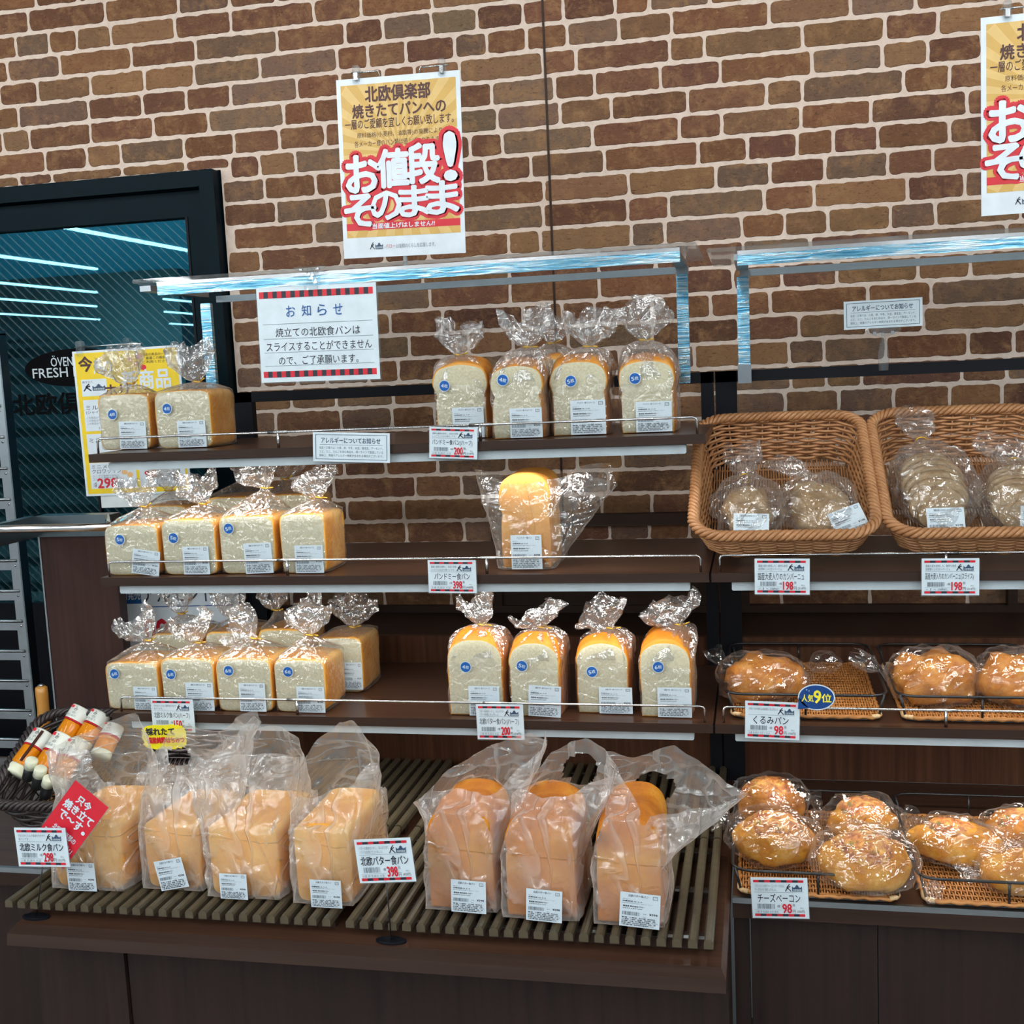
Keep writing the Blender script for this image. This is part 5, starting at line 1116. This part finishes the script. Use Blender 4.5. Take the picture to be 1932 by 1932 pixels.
# ================================================================ dark basket with honey packs
db = basket('rattan_basket', 'dark brown rattan basket of honey packs at the left, behind the milk loaves', 'basket', (-1.235, 2.03, ZT+.092), .245, .125, .105, .05, math.radians(24), 'rattan_dark', .85, rows=9, rz=math.radians(2), rodr=.0040, stakes=30)
def pack(label, p0, p1, r_, seed, red=True, brown=False):
    A, B = Vector(p0), Vector(p1); Z_ = (B-A).normalized(); Xv = Vector((1, 0, 0)); Xv = (Xv-Z_*Xv.dot(Z_)).normalized(); Yv = Z_.cross(Xv); L = (B-A).length
    t_ = thing('honey_pack', label, 'honey pack', group='honey packs in the dark basket'); frame_from(t_, Xv, Yv, Z_, A)
    def cyl(z0, z1, rr_, m, name, cap=True, n=28):
        m_ = MB(); m_.rings([[(rr_*f_*math.cos(2*PI*k/n), rr_*f_*math.sin(2*PI*k/n)*.85, z) for k in range(n)] for z, f_ in ((z0, .93), (z0+.003, 1), (z1-.003, 1), (z1, .93))], m, True); return m_.build(name, t_)
    cyl(0, L*.20, r_*.98, 'pack_cream', 'lower_band'); cyl(L*.2, L*.62, r_*.96, 'honey', 'honey_fill'); cyl(L*.62, L, r_, 'pack_white', 'paper_band')
    cyl(L*.613, L*.632, r_*1.004, 'red_ink', 'red_line')
    m_ = MB(); m_.rect(-.012, -.005, L*.90, L*.96, 'red_ink', -r_*.87); m_.text('み', -.002, .006, L*.84, L*.95, 'dark_ink', -r_*.88); m_.text('の', -.002, .006, L*.77, L*.82, 'dark_ink', -r_*.88); m_.text('はちみつ', -.013, .010, L*.69, L*.75, 'gray_ink', -r_*.88); m_.build('pack_lettering', t_)
    if brown: MB().box(r_*.35, r_*.60, -r_*.90, -r_*.78, L*.25, L*.95, 'pack_brown').build('brown_strip', t_)
    return t_
def pk(px0, py0, y0, px1, py1, y1): return atY(px0, py0, y0), atY(px1, py1, y1)
for i, (a, lb) in enumerate((((25, 1462, 1.955, 84, 1382, 2.03), 'honey pack with a brown strip, at the left rim of the dark basket'), ((62, 1478, 1.945, 122, 1388, 2.02), 'honey pack leaning right of the brown-stripped one'), ((100, 1488, 1.935, 150, 1400, 2.01), 'honey pack half hidden by the frosted bag, in front'),
        ((112, 1405, 2.05, 156, 1336, 2.10), 'honey pack standing tall at the back, left one'), ((150, 1410, 2.05, 192, 1345, 2.10), 'honey pack standing tall at the back, right one'), ((188, 1430, 2.045, 216, 1370, 2.10), 'honey pack behind the peak of the frosted bag'))):
    A, B = pk(*a); pack(lb, A, B, .0225, i, brown=(i == 0))
def cup(px, py, Y, label):
    P = atY(px, py, Y); t_ = thing('small_bottle', label, 'bottle', P, 0, 'small cream capped bottles in the dark basket'); t_.rotation_euler = (.2, .45, 0)
    m_ = MB(); m_.rings([[(r_*math.cos(k*PI/10), r_*math.sin(k*PI/10), z) for k in range(20)] for z, r_ in ((-.03, .009), (-.028, .011), (0, .011), (.001, .011))], 'steel', True); m_.build('bottle_body', t_)
    m_ = MB(); m_.rings([[(r_*math.cos(k*PI/10), r_*math.sin(k*PI/10), z) for k in range(20)] for z, r_ in ((.001, .0125), (.018, .0120), (.020, .010))], 'pack_cream', True); m_.build('cap', t_)
cup(57, 1448, 1.915, 'small bottle with a cream cap, left one in the dark basket'); cup(74, 1464, 1.91, 'small bottle with a cream cap, middle one in the dark basket'); cup(90, 1482, 1.905, 'small bottle with a cream cap, half behind the carrier bag')
# wooden handle
P0, P1 = atY(78, 1420, 2.16), atY(74, 1291, 2.16); L = (P1-P0).length
t_ = thing('pepper_mill', 'turned light wooden mill with a steel knob, behind the dark basket', 'mill', (P1.x+.004, 2.16, ZT+.0004)); Hh = P1.z-ZT
def lathe(pts, m, name, n=24): m_ = MB(); m_.rings([[(r_*math.cos(2*PI*k/n), r_*math.sin(2*PI*k/n), z) for k in range(n)] for z, r_ in pts], m, True); return m_.build(name, t_)
lathe([(0, .018), (.01, .020), (Hh*.3, .017), (Hh*.5, .012), (Hh*.62, .0115), (Hh*.72, .0135), (Hh*.735, .0138)], 'mill_wood', 'mill_body'); lathe([(Hh*.738, .0130), (Hh*.76, .0136), (Hh*.80, .0125), (Hh*.93, .0135), (Hh*.975, .0125), (Hh*.985, .008)], 'mill_wood', 'mill_head'); lathe([(Hh*.985, .006), (Hh*.993, .007), (Hh, .003)], 'chrome', 'knob')
# ================================================================ partition panel, steel rail, tray cart
Yp = 2.30; pL, pR = atY(75, 1010, Yp).x, atY(222, 1100, Yp).x; pz = atY(140, 1012, Yp).z
t_ = thing('partition_panel', 'dark wooden partition panel with a steel top, left of the shelves', 'panel', ((pL+pR)/2, Yp, ZT+.0004)); hw = (pR-pL)/2
MB().box(-hw, hw, 0, .03, 0, pz-ZT, 'wood_partition').build('panel', t_); MB().box(-hw-.004, -hw, -.002, .032, 0, pz-ZT, 'steel').build('edge_strip', t_)
zt_ = atY(140, 972, Yp).z; MB().box(-hw-.02, hw, -.004, .034, pz-ZT, zt_-ZT, 'steel_dark').build('top_trim', t_)
m_ = MB(); m_.box(-hw-.022, -hw-.002, -.34, .034, pz-ZT-.0, zt_-ZT, 'steel_dark'); m_.build('side_trim', t_)
zr_ = atY(100, 997, 2.12).z; m_ = MB(); xe = atY(212, 997, 2.12).x-(pL+pR)/2; m_.tube([(-1.2, -.18, zr_-ZT), (xe, -.18, zr_-ZT)], .0085, 'chrome', 14); m_.build('hand_rail', t_)
MB().tube([(xe-.01, -.18, zr_-ZT), (hw-.01, .0, zr_-ZT)], .006, 'chrome', 8).build('rail_arm', t_)
def cart():
    Yc = 2.50; t_ = thing('tray_cart', 'tall stainless steel tray cart at the left edge, in front of the glass door', 'cart', (atY(14, 900, Yc).x, Yc, 0)); x0 = t_.location.x
    zT = atY(10, 628, Yc).z
    MB().box(-.015, .009, 0, .004, .0, zT, 'steel').build('upright', t_); MB().box(.009, .013, 0, .030, .0, zT, 'steel_dark').build('upright_flange', t_)
    xr = atY(60, 1060, 2.62).x-x0; MB().box(xr-.0, xr+.022, .16, .17, 0, 1.13, 'steel').build('upright', t_)
    k = 0; z = zT-.045
    while z > .62:
        MB().box(-.62, .006, .003, .006, z, z+.022, 'steel').build('tray_runner', t_); m_ = MB(); m_.tube([(-.62, .001, z+.024), (.002, .001, z+.024)], .0042, 'steel', 8); m_.build('runner_lip', t_)
        MB().tube([(-.003, -.0015, z+.012), (-.003, .004, z+.012)], .003, 'chrome', 8).build('rivet', t_)
        z -= .0765; k += 1
    MB().box(-.62, .013, 0, .03, zT-.004, zT+.006, 'steel').build('top_rail', t_)
    MB().box(-.64, -.62, 0, .03, 0, zT, 'steel').build('upright', t_)
cart()

# ================================================================ sub-parts: print belongs to its card, posts to their rail
PRINT = {'checked_border', 'lettering', 'price', 'barcode', 'shop_logo', 'heading', 'printed_border', 'printed_panels', 'sunburst', 'upper_lettering', 'headline_outline', 'headline', 'red_band', 'footer', 'white_heading', 'prices', 'bread_pictures', 'red_lettering', 'black_lettering', 'badge_lettering'}
for o in list(COL.objects):
    b = o.name.split('.')[0]
    if b in ('card', 'poster_sheet', 'badge_plate', 'guard_rail') and o.parent:
        for c in list(o.parent.children):
            n = c.name.split('.')[0]
            if (b != 'guard_rail' and n in PRINT) or (b == 'guard_rail' and n in ('rail_post', 'rail_sleeve')): c.parent = o
